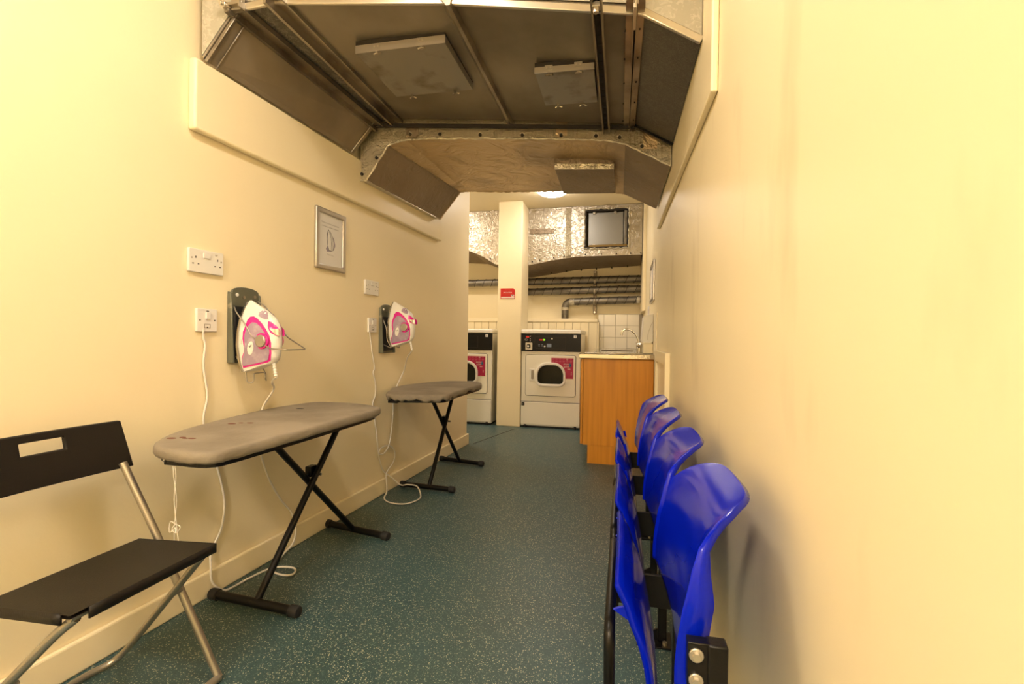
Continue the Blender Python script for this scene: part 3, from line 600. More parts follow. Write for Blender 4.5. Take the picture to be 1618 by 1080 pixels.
# ---------------------------------------------------------------- tumble dryers
def dryer(x, label):
    W_, H_, D_ = .668, 1.10, .70
    t = thing('tumble_dryer', label, 'dryer', (x, 5.24, 0), 0, 'tumble dryers')
    obj('body', MB().box(.003, W_-.003, .012, D_, .02, 1.052), 'enamel', t, bevel=.006, smooth=0)
    obj('plinth', MB().box(.02, W_-.02, .035, D_-.02, 0, .03), 'rubber', t, smooth=0)
    obj('top_cover', MB().box(-.002, W_+.002, -.012, D_, 1.054, 1.10), 'white', t, bevel=.012, seg=3)
    cp_ = obj('control_panel', MB().box(.001, W_-.001, -.004, .03, .858, 1.052), 'black', t, bevel=.003, smooth=0)
    obj('display_panel', ring_xz(rrect(.165, .50, .885, 1.02, .004), rrect(.169, .496, .889, 1.016, .003), -.0065, -.003), 'grout', cp_, smooth=0)
    obj('display', MB().box(.205, .245, -.0065, -.003, .979, .993), 'redled', cp_, smooth=0)
    obj('green_display', text_mb('21', .024, lambda x_, y_: (.262+x_*.9, -.0068, .978+y_)), 'green', cp_, smooth=0)
    for i in range(4):
        obj('button', MB().box(.197+(i % 2)*.034, .213+(i % 2)*.034, -.007, -.003, .913+(i//2)*.016, .920+(i//2)*.016), 'lcd', cp_, smooth=0)
    obj('start_button', MB().cyl((.268, -.009, .914), (.268, -.003, .914), .009, 14), 'white', cp_)
    obj('sticker', MB().box(.292, .343, -.0065, -.003, .906, .943), 'lcd', cp_, smooth=0)
    obj('key_lock', MB().cyl((.350, -.012, 1.0), (.350, -.003, 1.0), .008, 12), 'bright', cp_)
    mk = obj('maker_badge', MB().box(.59, .62, -.0075, -.003, 1.010, 1.040), 'white', cp_, bevel=.001, smooth=0)
    obj('badge_mark', MB().box(.599, .611, -.0082, -.007, 1.019, 1.031), 'joint', mk, smooth=0)
    obj('price_display', MB().box(.055, .090, -.0065, -.003, 1.008, 1.024), 'redled', cp_, smooth=0)
    obj('coin_return', MB().tube([(.058+.015*math.cos(a), -.006, .986+.010*math.sin(a)) for a in [2*PI*i/12 for i in range(12)]], .002, 6, closed=True), 'alu', cp_)
    for z in (1.024, .997, .974): obj('led', MB().cyl((.103, -.007, z), (.103, -.003, z), .0045, 8), 'print', cp_)
    cs = obj('coin_slide', plate_xz(rrect(.050, .128, .874, .954, .008), -.010, -.003), 'bright', cp_, bevel=.001)
    obj('slide_socket', plate_xz(rrect(.066, .108, .890, .935, .012), -.0115, -.009), 'black', cs)
    obj('slide_plunger', MB().box(.072, .092, -.020, -.010, .902, .922), 'white', cs, bevel=.002)
    # door
    dr_ = obj('door', plate_xz(rrect(.055, .612, .362, .815, .022), .0, .016), 'enamel', t, bevel=.003)
    obj('door_gap', ring_xz(rrect(.050, .617, .357, .820, .026), rrect(.0555, .6115, .3625, .8145, .022), .010, .0125), 'grout', t, smooth=0)
    lb = obj('label', MB().box(.345, .590, -.0022, .0005, .560, .788), 'label', t, smooth=0)
    def pl(x_, z_): return (x_, -.0032, z_)
    obj('label_text', text_mb('drying\nguide', .030, lambda x_, y_: pl(.515+x_*.95, .712+y_*.9)), 'print', lb, smooth=0)
    obj('label_drop', MB().prism([(.553+.014*math.cos(a)*(1 if math.sin(a) < 0 else 1-.8*math.sin(a)), -.0024, .706+(.016 if math.sin(a) < 0 else .030)*math.sin(a)) for a in [2*PI*i/16 for i in range(16)]],
                                 [(.553+.014*math.cos(a)*(1 if math.sin(a) < 0 else 1-.8*math.sin(a)), -.0032, .706+(.016 if math.sin(a) < 0 else .030)*math.sin(a)) for a in [2*PI*i/16 for i in range(16)]]), 'drop', lb, smooth=0)
    for i in range(6):
        xx = .362+i*.040; m_ = 'print' if i == 4 else 'printp'
        obj('symbol', ring_xz(rrect(xx-.008, xx+.008, .768, .782, .003, 2), rrect(xx-.005, xx+.005, .771, .779, .002, 2), -.0030, -.0022), m_, lb, smooth=0)
        obj('symbol_caption', MB().box(xx-.014, xx+.014, -.0030, -.0022, .750, .755).box(xx-.010, xx+.010, -.0030, -.0022, .742, .747), 'printp', lb, smooth=0)
    obj('small_print', MB().box(.525, .557, -.0030, -.0022, .664, .669), 'print', lb, smooth=0)
    obj('small_print', MB().box(.565, .569, -.0030, -.0022, .600, .632), 'print', lb, smooth=0)
    obj('small_print', MB().box(.525, .552, -.0030, -.0022, .567, .571), 'printp', lb, smooth=0)
    ow = rrect(.168, .505, .467, .735, (.075, .075, .135, .135), 8); iw = rrect(.193, .480, .497, .706, (.045, .045, .11, .11), 8)
    wf = obj('window_frame', ring_xz(ow, iw, -.022, .002), 'white', t, bevel=.006, seg=3)
    obj('glass', plate_xz(iw, -.006, .001), 'glassd', wf, smooth=0)
    hd = obj('handle', plate_xz(rrect(.098, .157, .527, .660, .006), -.004, .004), 'white', t, bevel=.002)
    obj('grip_recess', plate_xz(rrect(.118, .148, .545, .645, .010), -.0052, -.003), 'joint', hd, smooth=0)
    obj('lower_panel', MB().box(.004, W_-.004, -.001, .02, .035, .287), 'enamel', t, bevel=.004, smooth=0)
    obj('panel_gap', MB().box(.004, W_-.004, .006, .0125, .2875, .293), 'grout', t, smooth=0)
    sq = obj('square_tag', MB().box(.012, .046, -.0035, .0, .245, .282), 'black', t, smooth=0)
    obj('tag_mark', text_mb('C', .02, lambda x_, y_: (.030+x_, -.004, .256+y_)), 'print', sq, smooth=0)
    for x_ in (.055, .615): obj('foot', MB().cyl((x_, .01, 0), (x_, .01, .035), .014, 10), 'rubber', t)
    return t
dryer(-1.108, 'white tumble dryer with black control panel between the pillar and the sink')
dryer(-2.118, 'white tumble dryer half hidden beyond the end of the left wall')

# ---------------------------------------------------------------- sink unit
cab = thing('sink_cabinet', 'beech laminate sink base cabinet beside the dryer', 'cabinet', (-.03, 5.0, 0))
PC = lambda name, mb, m, parent=cab, **k: obj(name, mb, m, parent, world=True, **k)
PC('end_panel', MB().box(-.300, XR2-.008, 3.860, 3.878, .150, .846), 'wood', smooth=0, bevel=.001)
PC('carcass', MB().box(-.295, XR2-.010, 3.879, 6.17, .150, .845), 'wood', smooth=0)
for i in range(4):
    d_ = PC('door', MB().box(-.322, -.303, 3.864+i*.575, 3.864+i*.575+.570, .155, .842), 'wood', smooth=0, bevel=.0015)
    PC('handle', MB().tube(fillet([(-.322, 4.3+i*.575, .74), (-.345, 4.3+i*.575, .74), (-.345, 4.4+i*.575, .74), (-.322, 4.4+i*.575, .74)], .01), .005, 8), 'chrome', parent=d_)
PC('plinth', MB().box(-.262, XR2-.015, 3.868, 6.16, .0, .149), 'wood', smooth=0)
st = thing('stainless_sink', 'stainless steel sink top with drainer on the beech cabinet', 'sink', (-.03, 5.0, .885))
PS = lambda name, mb, m, parent=st, **k: obj(name, mb, m, parent, world=True, **k)
sx0, sx1, sy0, sy1 = -.335, XR2-.006, 3.82, 6.18
bx0, bx1, by0, by1 = -.22, .12, 4.75, 5.25
mb = MB()
xs = [sx0, bx0, bx1, sx1]; ys = [sy0, by0, by1, sy1]
for i in range(3):
    for j in range(3):
        if i == 1 and j == 1: continue
        mb.add([(xs[i], ys[j], .885), (xs[i+1], ys[j], .885), (xs[i+1], ys[j+1], .885), (xs[i], ys[j+1], .885)], [(0, 1, 2, 3)])
PS('top_sheet', mb, 'steel', smooth=0)
PS('rolled_edge', MB().box(sx0, sx1, sy0, sy0+.012, .848, .8848), 'polished', bevel=.004)
PS('rolled_edge', MB().box(sx0, sx0+.012, sy0+.0122, sy1, .848, .8848), 'polished', bevel=.004)
PS('bowl', MB().add([(bx0, by0, .885), (bx1, by0, .885), (bx1, by1, .885), (bx0, by1, .885), (bx0+.03, by0+.03, .862), (bx1-.03, by0+.03, .862), (bx1-.03, by1-.03, .862), (bx0+.03, by1-.03, .862)],
    [(0, 1, 5, 4), (1, 2, 6, 5), (2, 3, 7, 6), (3, 0, 4, 7), (4, 5, 6, 7)]), 'steel')
for i in range(9): PS('drainer_ridge', MB().bar((-.24+i*.045, 3.92, .8865), (-.24+i*.045, 4.62, .8865), .014, .004), 'steel', bevel=.0015)
PS('raised_rim', MB().bar((-.30, 3.862, .888), (.21, 3.862, .888), .010, .008), 'steel', bevel=.003)
tp = thing('mixer_tap', 'chrome swan-neck mixer tap on the sink top', 'tap', (.145, 4.25, .8875))
obj('base', MB().cyl((0, 0, 0), (0, 0, .045), .022, 20), 'chrome', tp, bevel=.002)
obj('valve_body', MB().grid(lambda u, v: (.026*math.sin(PI*v)*math.cos(2*PI*u), .026*math.sin(PI*v)*math.sin(2*PI*u), .062-.030*math.cos(PI*v)), 20, 12), 'chrome', tp, smooth=80)
obj('lever', MB().tube([(.0, -.02, .06), (.0, -.05, .075), (.0, -.075, .078)], [.007, .006, .008], 10), 'chrome', tp)
obj('spout', MB().tube(smooth_path([(0, 0, .06), (-.010, 0, .115), (-.028, 0, .155), (-.055, 0, .185), (-.085, 0, .200), (-.118, 0, .203), (-.140, 0, .190), (-.148, 0, .172)], 5), [.0105]*36, 14), 'chrome', tp, smooth=80)
obj('aerator', MB().cyl((-.148, 0, .150), (-.148, 0, .176), .0125, 16), 'chrome', tp, bevel=.002)
# dispenser above the sink
ds = thing('towel_dispenser', 'cream wall dispenser with sloping sides above the sink', 'dispenser', (.2, 4.3, 1.0))
pa = [(XR2-.0006, .985), (.163, .985), (.158, .997), (.172, 1.195), (.180, 1.203), (XR2-.0006, 1.218)]
obj('casing', MB().prism([(x, 4.12, z) for x, z in pa], [(x, 4.40, z) for x, z in pa]), 'white', ds, world=True, bevel=.004)
obj('bottom_roll', MB().cyl((.176, 4.118, .992), (.176, 4.402, .992), .015, 12).box(.176, .245, 4.119, 4.401, .978, .987), 'white', ds, world=True)
obj('seam', MB().tube(smooth_path([(.245, 4.119, 1.15), (.225, 4.119, 1.10), (.21, 4.119, 1.05), (.207, 4.119, 1.0)], 5), .0012, 6), 'joint', ds, world=True)
nt_ = thing('paper_notice', 'small torn white paper with red lettering above the dispenser', 'notice', (.22, 4.9, 1.30))
obj('sheet', MB().box(XR2-.004, XR2-.0008, 4.75, 5.0, 1.235, 1.33), 'paper', nt_, world=True, smooth=0)
obj('red_lettering', text_mb('NO', .075, lambda x, y: (XR2-.0046, 4.875+x, 1.255+y)), 'red', nt_, world=True, smooth=0)
fr_ = thing('wall_frame', 'narrow aluminium poster frame on the far stretch of right wall', 'frame', (.24, 4.3, 1.47))
ox = [(4.0, 1.325), (4.46, 1.325), (4.46, 1.655), (4.0, 1.655)]; ix = [(4.03, 1.355), (4.43, 1.355), (4.43, 1.625), (4.03, 1.625)]
mbx = ring_xz(ox, ix, 0, 1); mbx.v = [(XR2-.0006-.016*y, x, z) for x, y, z in mbx.v]
obj('frame', mbx, 'alu', fr_, world=True, bevel=.003)
obj('paper', MB().box(XR2-.005, XR2-.001, 4.03, 4.43, 1.355, 1.625), 'paper', fr_, world=True, smooth=0)
# hatch door low on the right wall
ht = thing('wall_hatch', 'cream panelled access hatch low on the right wall behind the seats', 'hatch', (.24, 3.0, .5))
def on_right(mb_): mb_.v = [(XR(x)-y, x, z) for x, y, z in mb_.v]; return mb_
obj('frame', on_right(ring_xz([(2.70, .05), (3.42, .05), (3.42, .93), (2.70, .93)], [(2.77, .12), (3.35, .12), (3.35, .86), (2.77, .86)], .0006, .028)), 'trimw', ht, world=True, bevel=.003)
obj('panel', on_right(plate_xz([(2.77, .12), (3.35, .12), (3.35, .86), (2.77, .86)], .0006, .010)), 'trimw', ht, world=True, smooth=0)
# door frame moulding at the step of the right wall
struct('trim_8', MB().box(XR(3.6)-.006, XR(3.6)+.004, 3.585, 3.612, .0, 1.2), 'trimw', bevel=.002, smooth=0)

# ---------------------------------------------------------------- things on the left wall (local x: out of the wall, y: along it)
AL = -math.atan(KL)
def on_wall(name, label, cat, y, z, group=None, d=0): return thing(name, label, cat, (XL(y)+.0008+d, y, z), AL, group)
def yz(outline, x0, x1): return MB().prism([(x0, a, b_) for a, b_ in outline], [(x1, a, b_) for a, b_ in outline])
def double_socket(y, z, label):
    t = on_wall('double_socket', label, 'socket', y, z, 'double sockets')
    fp = obj('faceplate', yz(rrect(-.073, .073, -.043, .043, .004, 2), 0, .012), 'white', t, bevel=.002)
    obj('rocker', MB().box(.012, .016, -.016, .012, .012, .032), 'white', fp, bevel=.001)
    for s in (-1, 1):
        c = s*.046
        for (a, b_, w_, h_) in ((c-.0, .012, .004, .008), (c-.011, -.012, .006, .004), (c+.011, -.012, .006, .004)):
            obj('pin_slot', MB().box(.0115, .0124, a-w_/2, a+w_/2, b_-h_/2, b_+h_/2), 'grout', fp, smooth=0)
        obj('screw', MB().cyl((.0115, s*.062, .008), (.0128, s*.062, .008), .003, 8), 'joint', fp)
    obj('print_mark', MB().box(.0118, .0123, .034, .046, .030, .033).box(.0118, .0123, .036, .044, .026, .028), 'joint', fp, smooth=0)
    return t
double_socket(1.478, 1.270, 'white double socket on the left wall above the larger iron')
double_socket(2.60, 1.292, 'white double socket right of the framed poster')
def spur(y, z, label):
    t = on_wall('fused_switch', label, 'switch', y, z, 'fused cable switches')
    fp = obj('faceplate', yz(rrect(-.043, .043, -.043, .043, .004, 2), 0, .012), 'white', t, bevel=.002)
    obj('rocker', MB().box(.012, .017, -.008, .010, .004, .030), 'white', fp, bevel=.001)
    obj('neon', MB().box(.0118, .0128, -.004, .006, .033, .036), 'grout', fp, smooth=0)
    fcr = obj('fuse_carrier', ring_xz([(-.013, -.030), (.013, -.030), (.013, -.014), (-.013, -.014)], [(-.011, -.028), (.011, -.028), (.011, -.016), (-.011, -.016)], 0, 1), 'joint', fp, smooth=0)
    me = fcr.data
    for v in me.vertices: v.co = (.0118+.0008*v.co.y, v.co.x, v.co.z)
    for s in (-1, 1): obj('screw', MB().cyl((.0115, s*.031, .0), (.013, s*.031, .0), .003, 8), 'grout', fp)
    obj('fuse_screw', MB().cyl((.0115, .0, -.027), (.013, .0, -.027), .003, 8), 'grout', fp)
    return t
spur(1.482, 1.052, 'white cable switch left of the nearer iron')
spur(2.610, 1.067, 'white cable switch left of the farther iron')
# poster frame
pf = on_wall('poster_frame', 'silver snap frame with an ironing notice on the left wall', 'frame', 2.207, 1.496)
def yzring(outer, inner, x0, x1):
    m_ = ring_xz(outer, inner, x0, x1); m_.v = [(y, x, z) for x, y, z in m_.v]; return m_
o_, i_ = [(-.122, -.155), (.122, -.155), (.122, .155), (-.122, .155)], [(-.097, -.130), (.097, -.130), (.097, .130), (-.097, .130)]
obj('frame', yzring(o_, i_, 0, .018), 'alu', pf, bevel=.006, seg=3)
pp = obj('paper', MB().box(.003, .006, -.098, .098, -.131, .131), 'paper', pf, smooth=0)
txt = lambda b_, s, y0, z0: text_mb(b_, s, lambda x, y: (.0066, y0+x, z0+y))
obj('lettering', txt('Please put iron back on holder', .0115, 0, .082), 'ink', pp, smooth=0)
obj('lettering', txt('and switch off when finished', .0115, 0, .064), 'ink', pp, smooth=0)
obj('lettering', txt('Thank You', .0115, 0, -.078), 'ink', pp, smooth=0)
obj('purple_shade', MB().prism([(.0064, p[0], p[1]) for p in [(-.030, .03), (-.018, .045), (.0, .04), (.03, .015), (.042, -.02), (.030, -.045), (.0, -.058), (-.028, -.060), (-.036, -.045), (-.02, -.03), (-.022, .005)]],
    [(.0067, p[0], p[1]) for p in [(-.030, .03), (-.018, .045), (.0, .04), (.03, .015), (.042, -.02), (.030, -.045), (.0, -.058), (-.028, -.060), (-.036, -.045), (-.02, -.03), (-.022, .005)]]), 'inkp', pp, smooth=0)
io = [(-.018, .055), (.0, .045), (.018, .022), (.028, -.010), (.024, -.038), (.018, -.050), (-.010, -.052), (-.020, -.030), (-.026, .005), (-.024, .038)]
obj('iron_drawing', MB().prism([(.0067, a, b_) for a, b_ in io], [(.0071, a, b_) for a, b_ in io]), 'paper', pp, smooth=0)
obj('drawing_line', MB().tube([(.0072, a, b_) for a, b_ in io], .0010, 5, closed=True), 'ink', pp)
for q in ([(.0072, -.018, .055), (.0072, .004, .012), (.0072, .006, -.050)], [(.0072, -.004, .045), (.0072, .015, .0), (.0072, .014, -.045)], [(.0072, .016, .02), (.0072, .010, -.02)]):
    obj('drawing_line', MB().tube(smooth_path(q, 4), .0009, 5), 'ink', pp)
obj('glazing', MB().box(.0085, .0095, -.098, .098, -.131, .131), M['clear'], pf, smooth=0)

# iron rest: wall bracket
def iron_rest(y, z, label, wires=True):
    t = on_wall('iron_holder', label, 'bracket', y, z, 'wall iron holders')
    H2 = .155; W2 = .078
    out = [(-W2+.01, -H2), (W2-.01, -H2), (W2-.01, H2-.022)]+[((W2-.01)*math.cos(a), H2-.022+.020*math.sin(a)) for a in [PI*i/10 for i in range(1, 10)]]+[(-W2+.01, H2-.022)]
    bp_ = obj('backplate', yz(out, .004, .012), 'holder', t, bevel=.002, smooth=30)
    for s in (-1, 1): obj('side_flange', MB().prism([(0, s*(W2-.010), -H2), (.030, s*(W2-.010), -H2), (.030, s*(W2-.002), -H2+.002), (.0, s*(W2+.002), -H2+.002)], [(0, s*(W2-.010), H2-.024), (.014, s*(W2-.010), H2-.030), (.014, s*(W2-.002), H2-.030), (.0, s*(W2+.002), H2-.024)]), 'holder', t, bevel=.002)
    obj('dark_pad', MB().box(.012, .020, -.062, .062, -.140, .075), 'rubber', t, bevel=.003)
    for a, b_, m_ in ((-.045, .120, 'white'), (-.010, .112, 'rail'), (.045, .118, 'rail')): obj('screw', MB().cyl((.011, a, b_), (.015, a, b_), .007, 10), m_, t)
    if wires:
        q = [(.014, -.060, .072), (.030, -.066, .050), (.075, -.066, .000), (.105, -.066, -.045), (.190, -.064, -.093), (.262, -.055, -.097), (.262, .055, -.097), (.165, .064, -.050), (.080, .066, .040), (.050, .066, .080), (.014, .060, .100)]
        obj('wire_loop', MB().tube(fillet(q, .012), .0026, 8), 'tube', t, smooth=60)
        q = [(.014, -.055, -.120), (.035, -.050, -.155), (.062, -.046, -.194), (.064, -.046, -.225), (.070, -.040, -.234), (.078, -.034, -.234), (.084, -.030, -.225), (.084, -.030, -.196), (.090, .0, -.194), (.086, .030, -.196), (.084, .034, -.222), (.080, .040, -.230), (.072, .046, -.230), (.066, .050, -.222), (.062, .050, -.194), (.035, .052, -.155), (.014, .055, -.12)]
        obj('wire_cradle', MB().tube(fillet(q, .006), .0026, 8), 'tube', t, smooth=60)
    else:
        for s in (-1, 1):
            q = [(.014, s*.055, .06), (.045, s*.064, .0), (.05, s*.064, -.07), (.075, s*.052, -.124), (.014, s*.05, -.10)]
            obj('wire_loop', MB().tube(fillet(q, .012), .0026, 8), 'tube', t, smooth=60)
    return t
H1 = (1.660, 1.040); H2_ = (2.775, 1.050)
iron_rest(H1[0], H1[1], 'dark wall iron holder with wire loops holding the nearer iron')
iron_rest(H2_[0], H2_[1], 'dark wall iron holder holding the farther iron', wires=False)

# steam iron, standing on its heel, sole to the wall: local x out of the wall, z up
def pw(tab, t):
    for (a, b_), (c, d) in zip(tab[:-1], tab[1:]):
        if t <= c: return b_+(d-b_)*(t-a)/(c-a) if c > a else b_
    return tab[-1][1]
SOLEX = [(0, .062), (.15, .052), (.4, .046), (.8, .046), (1, .052)]
BA = [(0, .158), (.06, .178), (.14, .196), (.30, .204), (.55, .202), (.68, .180), (.80, .140), (.90, .103), (1, .060)]
BZ = [(0, .032), (.06, .034), (.14, .060), (.30, .110), (.55, .175), (.68, .215), (.80, .245), (.90, .265), (1, .288)]
SZ = [(0, 0), (1, .286)]
HW = [(0, .040), (.10, .046), (.35, .053), (.55, .049), (.75, .036), (.9, .019), (1, .002)]
def iron_pt(t, r, s, off=0.):
    a0, z0, a1, z1 = pw(SOLEX, t), pw(SZ, t), pw(BA, t), pw(BZ, t)
    wv = pw(HW, t)*(1-.42*r**1.3)*math.sqrt(max(0, 1-r**9))
    if r < .05: wv *= .93+.07*r/.05
    return (a0+(a1-a0)*r, s*(wv+off), z0+(z1-z0)*r)
def iron_inv(a, z):
    best = (9, .5, .5)
    for i in range(1, 60):
        t = i/60.; a0, z0, a1, z1 = pw(SOLEX, t), pw(SZ, t), pw(BA, t), pw(BZ, t)
        dx, dz = a1-a0, z1-z0; r = ((a-a0)*dx+(z-z0)*dz)/(dx*dx+dz*dz); r = max(0, min(.985, r))
        e = (a0+dx*r-a)**2+(z0+dz*r-z)**2
        if e < best[0]: best = (e, t, r)
    return best[1], best[2]
def inlay(poly2, off, side):
    bm = bmesh.new(); vs = [bm.verts.new((a, 0, z)) for a, z in poly2]; bm.faces.new(vs)
    amin, amax = min(p[0] for p in poly2), max(p[0] for p in poly2); zmin, zmax = min(p[1] for p in poly2), max(p[1] for p in poly2)
    k = amin+.008
    while k < amax: bmesh.ops.bisect_plane(bm, geom=bm.verts[:]+bm.edges[:]+bm.faces[:], plane_co=(k, 0, 0), plane_no=(1, 0, 0)); k += .008
    k = zmin+.010
    while k < zmax: bmesh.ops.bisect_plane(bm, geom=bm.verts[:]+bm.edges[:]+bm.faces[:], plane_co=(0, 0, k), plane_no=(0, 0, 1)); k += .010
    mb = MB(); idx = {}
    for v in bm.verts:
        t, r = iron_inv(v.co.x, v.co.z); idx[v] = len(mb.v); p = iron_pt(t, r, side, off); mb.v.append((v.co.x, p[1], v.co.z))
    for f in bm.faces: mb.f.append(tuple(idx[v] for v in f.verts))
    bm.free(); return mb
cv = lambda L_: [(.032+(x-198)*.000478, (885-y)*.000405) for x, y in L_]
PINK = cv([(285, 430), (292, 375), (315, 342), (345, 338), (385, 362), (430, 405), (475, 465), (505, 530), (518, 600), (515, 700), (505, 765), (480, 788), (400, 812), (268, 848), (262, 800), (262, 750), (284, 690), (288, 640), (272, 560), (272, 490)])
TANK = cv([(320, 425), (345, 398), (385, 405), (430, 445), (468, 500), (494, 560), (504, 620), (503, 700), (492, 762), (455, 780), (375, 803), (280, 828), (268, 820), (270, 760), (292, 690), (298, 620), (290, 540), (300, 470)])
SPRAY = cv([(385, 300), (405, 278), (430, 285), (460, 325), (478, 365), (450, 368), (410, 350), (385, 330)])
TRIG = cv([(478, 385), (500, 392), (545, 440), (572, 470), (575, 530), (550, 530), (510, 500), (484, 440)])
BUT = cv([(505, 458), (560, 460), (572, 480), (572, 528), (545, 520)])
def steam_iron(y, z, label, dy=0):
    t = on_wall('steam_iron', label, 'iron', y, z, 'steam irons on wall holders')
    NT, NR = 40, 18; mb = MB()
    for s in (-1, 1): mb.grid(lambda u, v: iron_pt(u, v, s), NT, NR)
    mb.add([iron_pt(i/NT, 0, s) for i in range(NT+1) for s in (-1, 1)], [(2*i, 2*i+1, 2*i+3, 2*i+2) for i in range(NT)])
    mb.add([iron_pt(0, j/NR, s) for j in range(NR+1) for s in (-1, 1)], [(2*j, 2*j+1, 2*j+3, 2*j+2) for j in range(NR)])
    obj('body', mb, 'white', t, smooth=50)
    sole = MB(); q = [(pw(SOLEX, i/30), pw(HW, i/30)*1.02+.001, pw(SZ, i/30)) for i in range(31)]
    o = [(a, s_*b_, c) for s_, rng in ((1, q), (-1, q[::-1])) for a, b_, c in rng]
    sole.prism([(a-.008, b_, c) for a, b_, c in o], [(a-.0005, b_, c) for a, b_, c in o])
    obj('soleplate', sole, 'steel', t, smooth=40)
    for s in (-1, 1):
        obj('trim_panel', inlay(PINK, .0012, s), 'pink', t, smooth=60)
        obj('water_tank', inlay(TANK, .0030, s), 'lilac', t, smooth=60)
        obj('spray_cover', inlay(SPRAY, .0015, s), 'lilac', t, smooth=60)
        obj('trigger_surround', inlay(TRIG, .0014, s), 'pink', t, smooth=60)
        obj('steam_button', inlay(BUT, .0030, s), 'alu', t, smooth=60)
        c = cv([(445, 580)])[0]; tt, r_ = iron_inv(*c); pt_ = iron_pt(tt, r_, s); yy = pt_[1]
        obj('dial_ring', MB().cyl((c[0], yy-s*.006, c[1]), (c[0], yy+s*.005, c[1]), .0315, 28), 'pink', t, bevel=.002)
        obj('temperature_dial', MB().cyl((c[0], yy, c[1]), (c[0], yy+s*.012, c[1]), .0245, 28), 'alu', t, bevel=.003)
        e = cv([(350, 650)])[0]; tt, r_ = iron_inv(*e); yy = iron_pt(tt, r_, s)[1]
        mk_ = [(e[0]+.013*math.cos(a)+.004*math.sin(a), e[1]+.027*math.sin(a)) for a in [2*PI*i/20 for i in range(20)]]
        obj('oval_sticker', inlay(mk_, .0042, s), 'white', t, smooth=0)
        obj('sticker_tick', MB().tube([(e[0]-.005, s*(abs(yy)+.006), e[1]+.008), (e[0]-.001, s*(abs(yy)+.006), e[1]+.003), (e[0]+.006, s*(abs(yy)+.006), e[1]+.013)], .0012, 5), 'ink', t)
    obj('lettering', text_mb('STEAM', .009, lambda x, y_: (.066-y_*1., -.0515, .115+x)), 'joint', t, smooth=0)
    cg = [(.172+.012*i/9, -.002*i/9, .036-.052*i/9) for i in range(10)]
    obj('cord_guard', MB().tube(cg, [.0075 if i % 2 else .0055 for i in range(10)], 10), 'white', t)
    return t
I1 = (1.640, .852); I2 = (2.785, .935)
ir1 = steam_iron(I1[0], I1[1], 'white and magenta steam iron hanging over the nearer ironing board')
ir2 = steam_iron(I2[0], I2[1], 'white and magenta steam iron hanging over the farther ironing board')
wl = lambda y, z, d=.010: (XL(y)+d, y, z)
c1 = [wl(1.465, 1.020, .012), wl(1.468, .985), wl(1.475, .958), wl(1.469, .876), wl(1.486, .767), wl(1.471, .667), wl(1.515, .537), wl(1.556, .398), wl(1.566, .320), wl(1.552, .238), wl(1.510, .168), wl(1.492, .118, .026), wl(1.498, .055, .028),
      (-1.495, 1.540, .006), (-1.478, 1.570, .006), (-1.470, 1.640, .006), (-1.440, 1.740, .006), (-1.355, 1.760, .007), (-1.320, 1.720, .007), (-1.335, 1.690, .011), (-1.400, 1.700, .012), (-1.440, 1.760, .012), (-1.475, 1.85, .012), (-1.482, 1.92, .03),
      wl(1.943, .087, .030), wl(1.940, .15, .014), wl(1.925, .184), wl(1.872, .245), wl(1.794, .369), wl(1.743, .506), wl(1.742, .588), wl(1.755, .682), wl(1.795, .760, .03), (-1.44, 1.725, .800), (XL(1.64)+.184, 1.634, .832)]
pc1 = obj('power_cord', MB().tube(smooth_path(c1, 6), .0042, 8), 'cord', ir1, smooth=60)
def relocate(o, root):   # world-coordinate mesh under a rotated root
    mi = (Matrix.Translation(root.location) @ Matrix.Rotation(root.rotation_euler.z, 4, 'Z')).inverted()
    o.data.transform(mi)
relocate(pc1, ir1)
c2 = [wl(2.575, 1.035, .012), wl(2.585, 1.0), wl(2.606, .908), wl(2.636, .811), wl(2.622, .78), wl(2.640, .735), wl(2.652, .69), wl(2.646, .635), wl(2.620, .587), wl(2.642, .52), wl(2.650, .46), wl(2.665, .419), wl(2.682, .316), wl(2.705, .232), wl(2.75, .148), wl(2.80, .10, .03),
      (-1.40, 2.86, .03), (-1.33, 2.82, .050), (-1.26, 2.81, .045), (-1.205, 2.74, .008), (-1.210, 2.66, .006), (-1.25, 2.60, .006), (-1.34, 2.60, .006), (-1.41, 2.66, .006), (-1.435, 2.74, .02),
      wl(2.755, .08, .032), wl(2.770, .130, .024), wl(2.865, .183, .02), wl(2.870, .25, .02), wl(2.80, .298, .02), wl(2.70, .303, .024), wl(2.674, .275, .024), wl(2.72, .265, .03), wl(2.78, .300, .03), wl(2.825, .369, .02), wl(2.846, .489, .02), wl(2.850, .601, .02), wl(2.90, .679, .02), wl(2.95, .773, .04), (-1.36, 2.85, .86), (XL(2.785)+.184, 2.781, .915)]
pc2 = obj('power_cord', MB().tube(smooth_path(c2, 6), .0042, 8), 'cord', ir2, smooth=60); relocate(pc2, ir2)

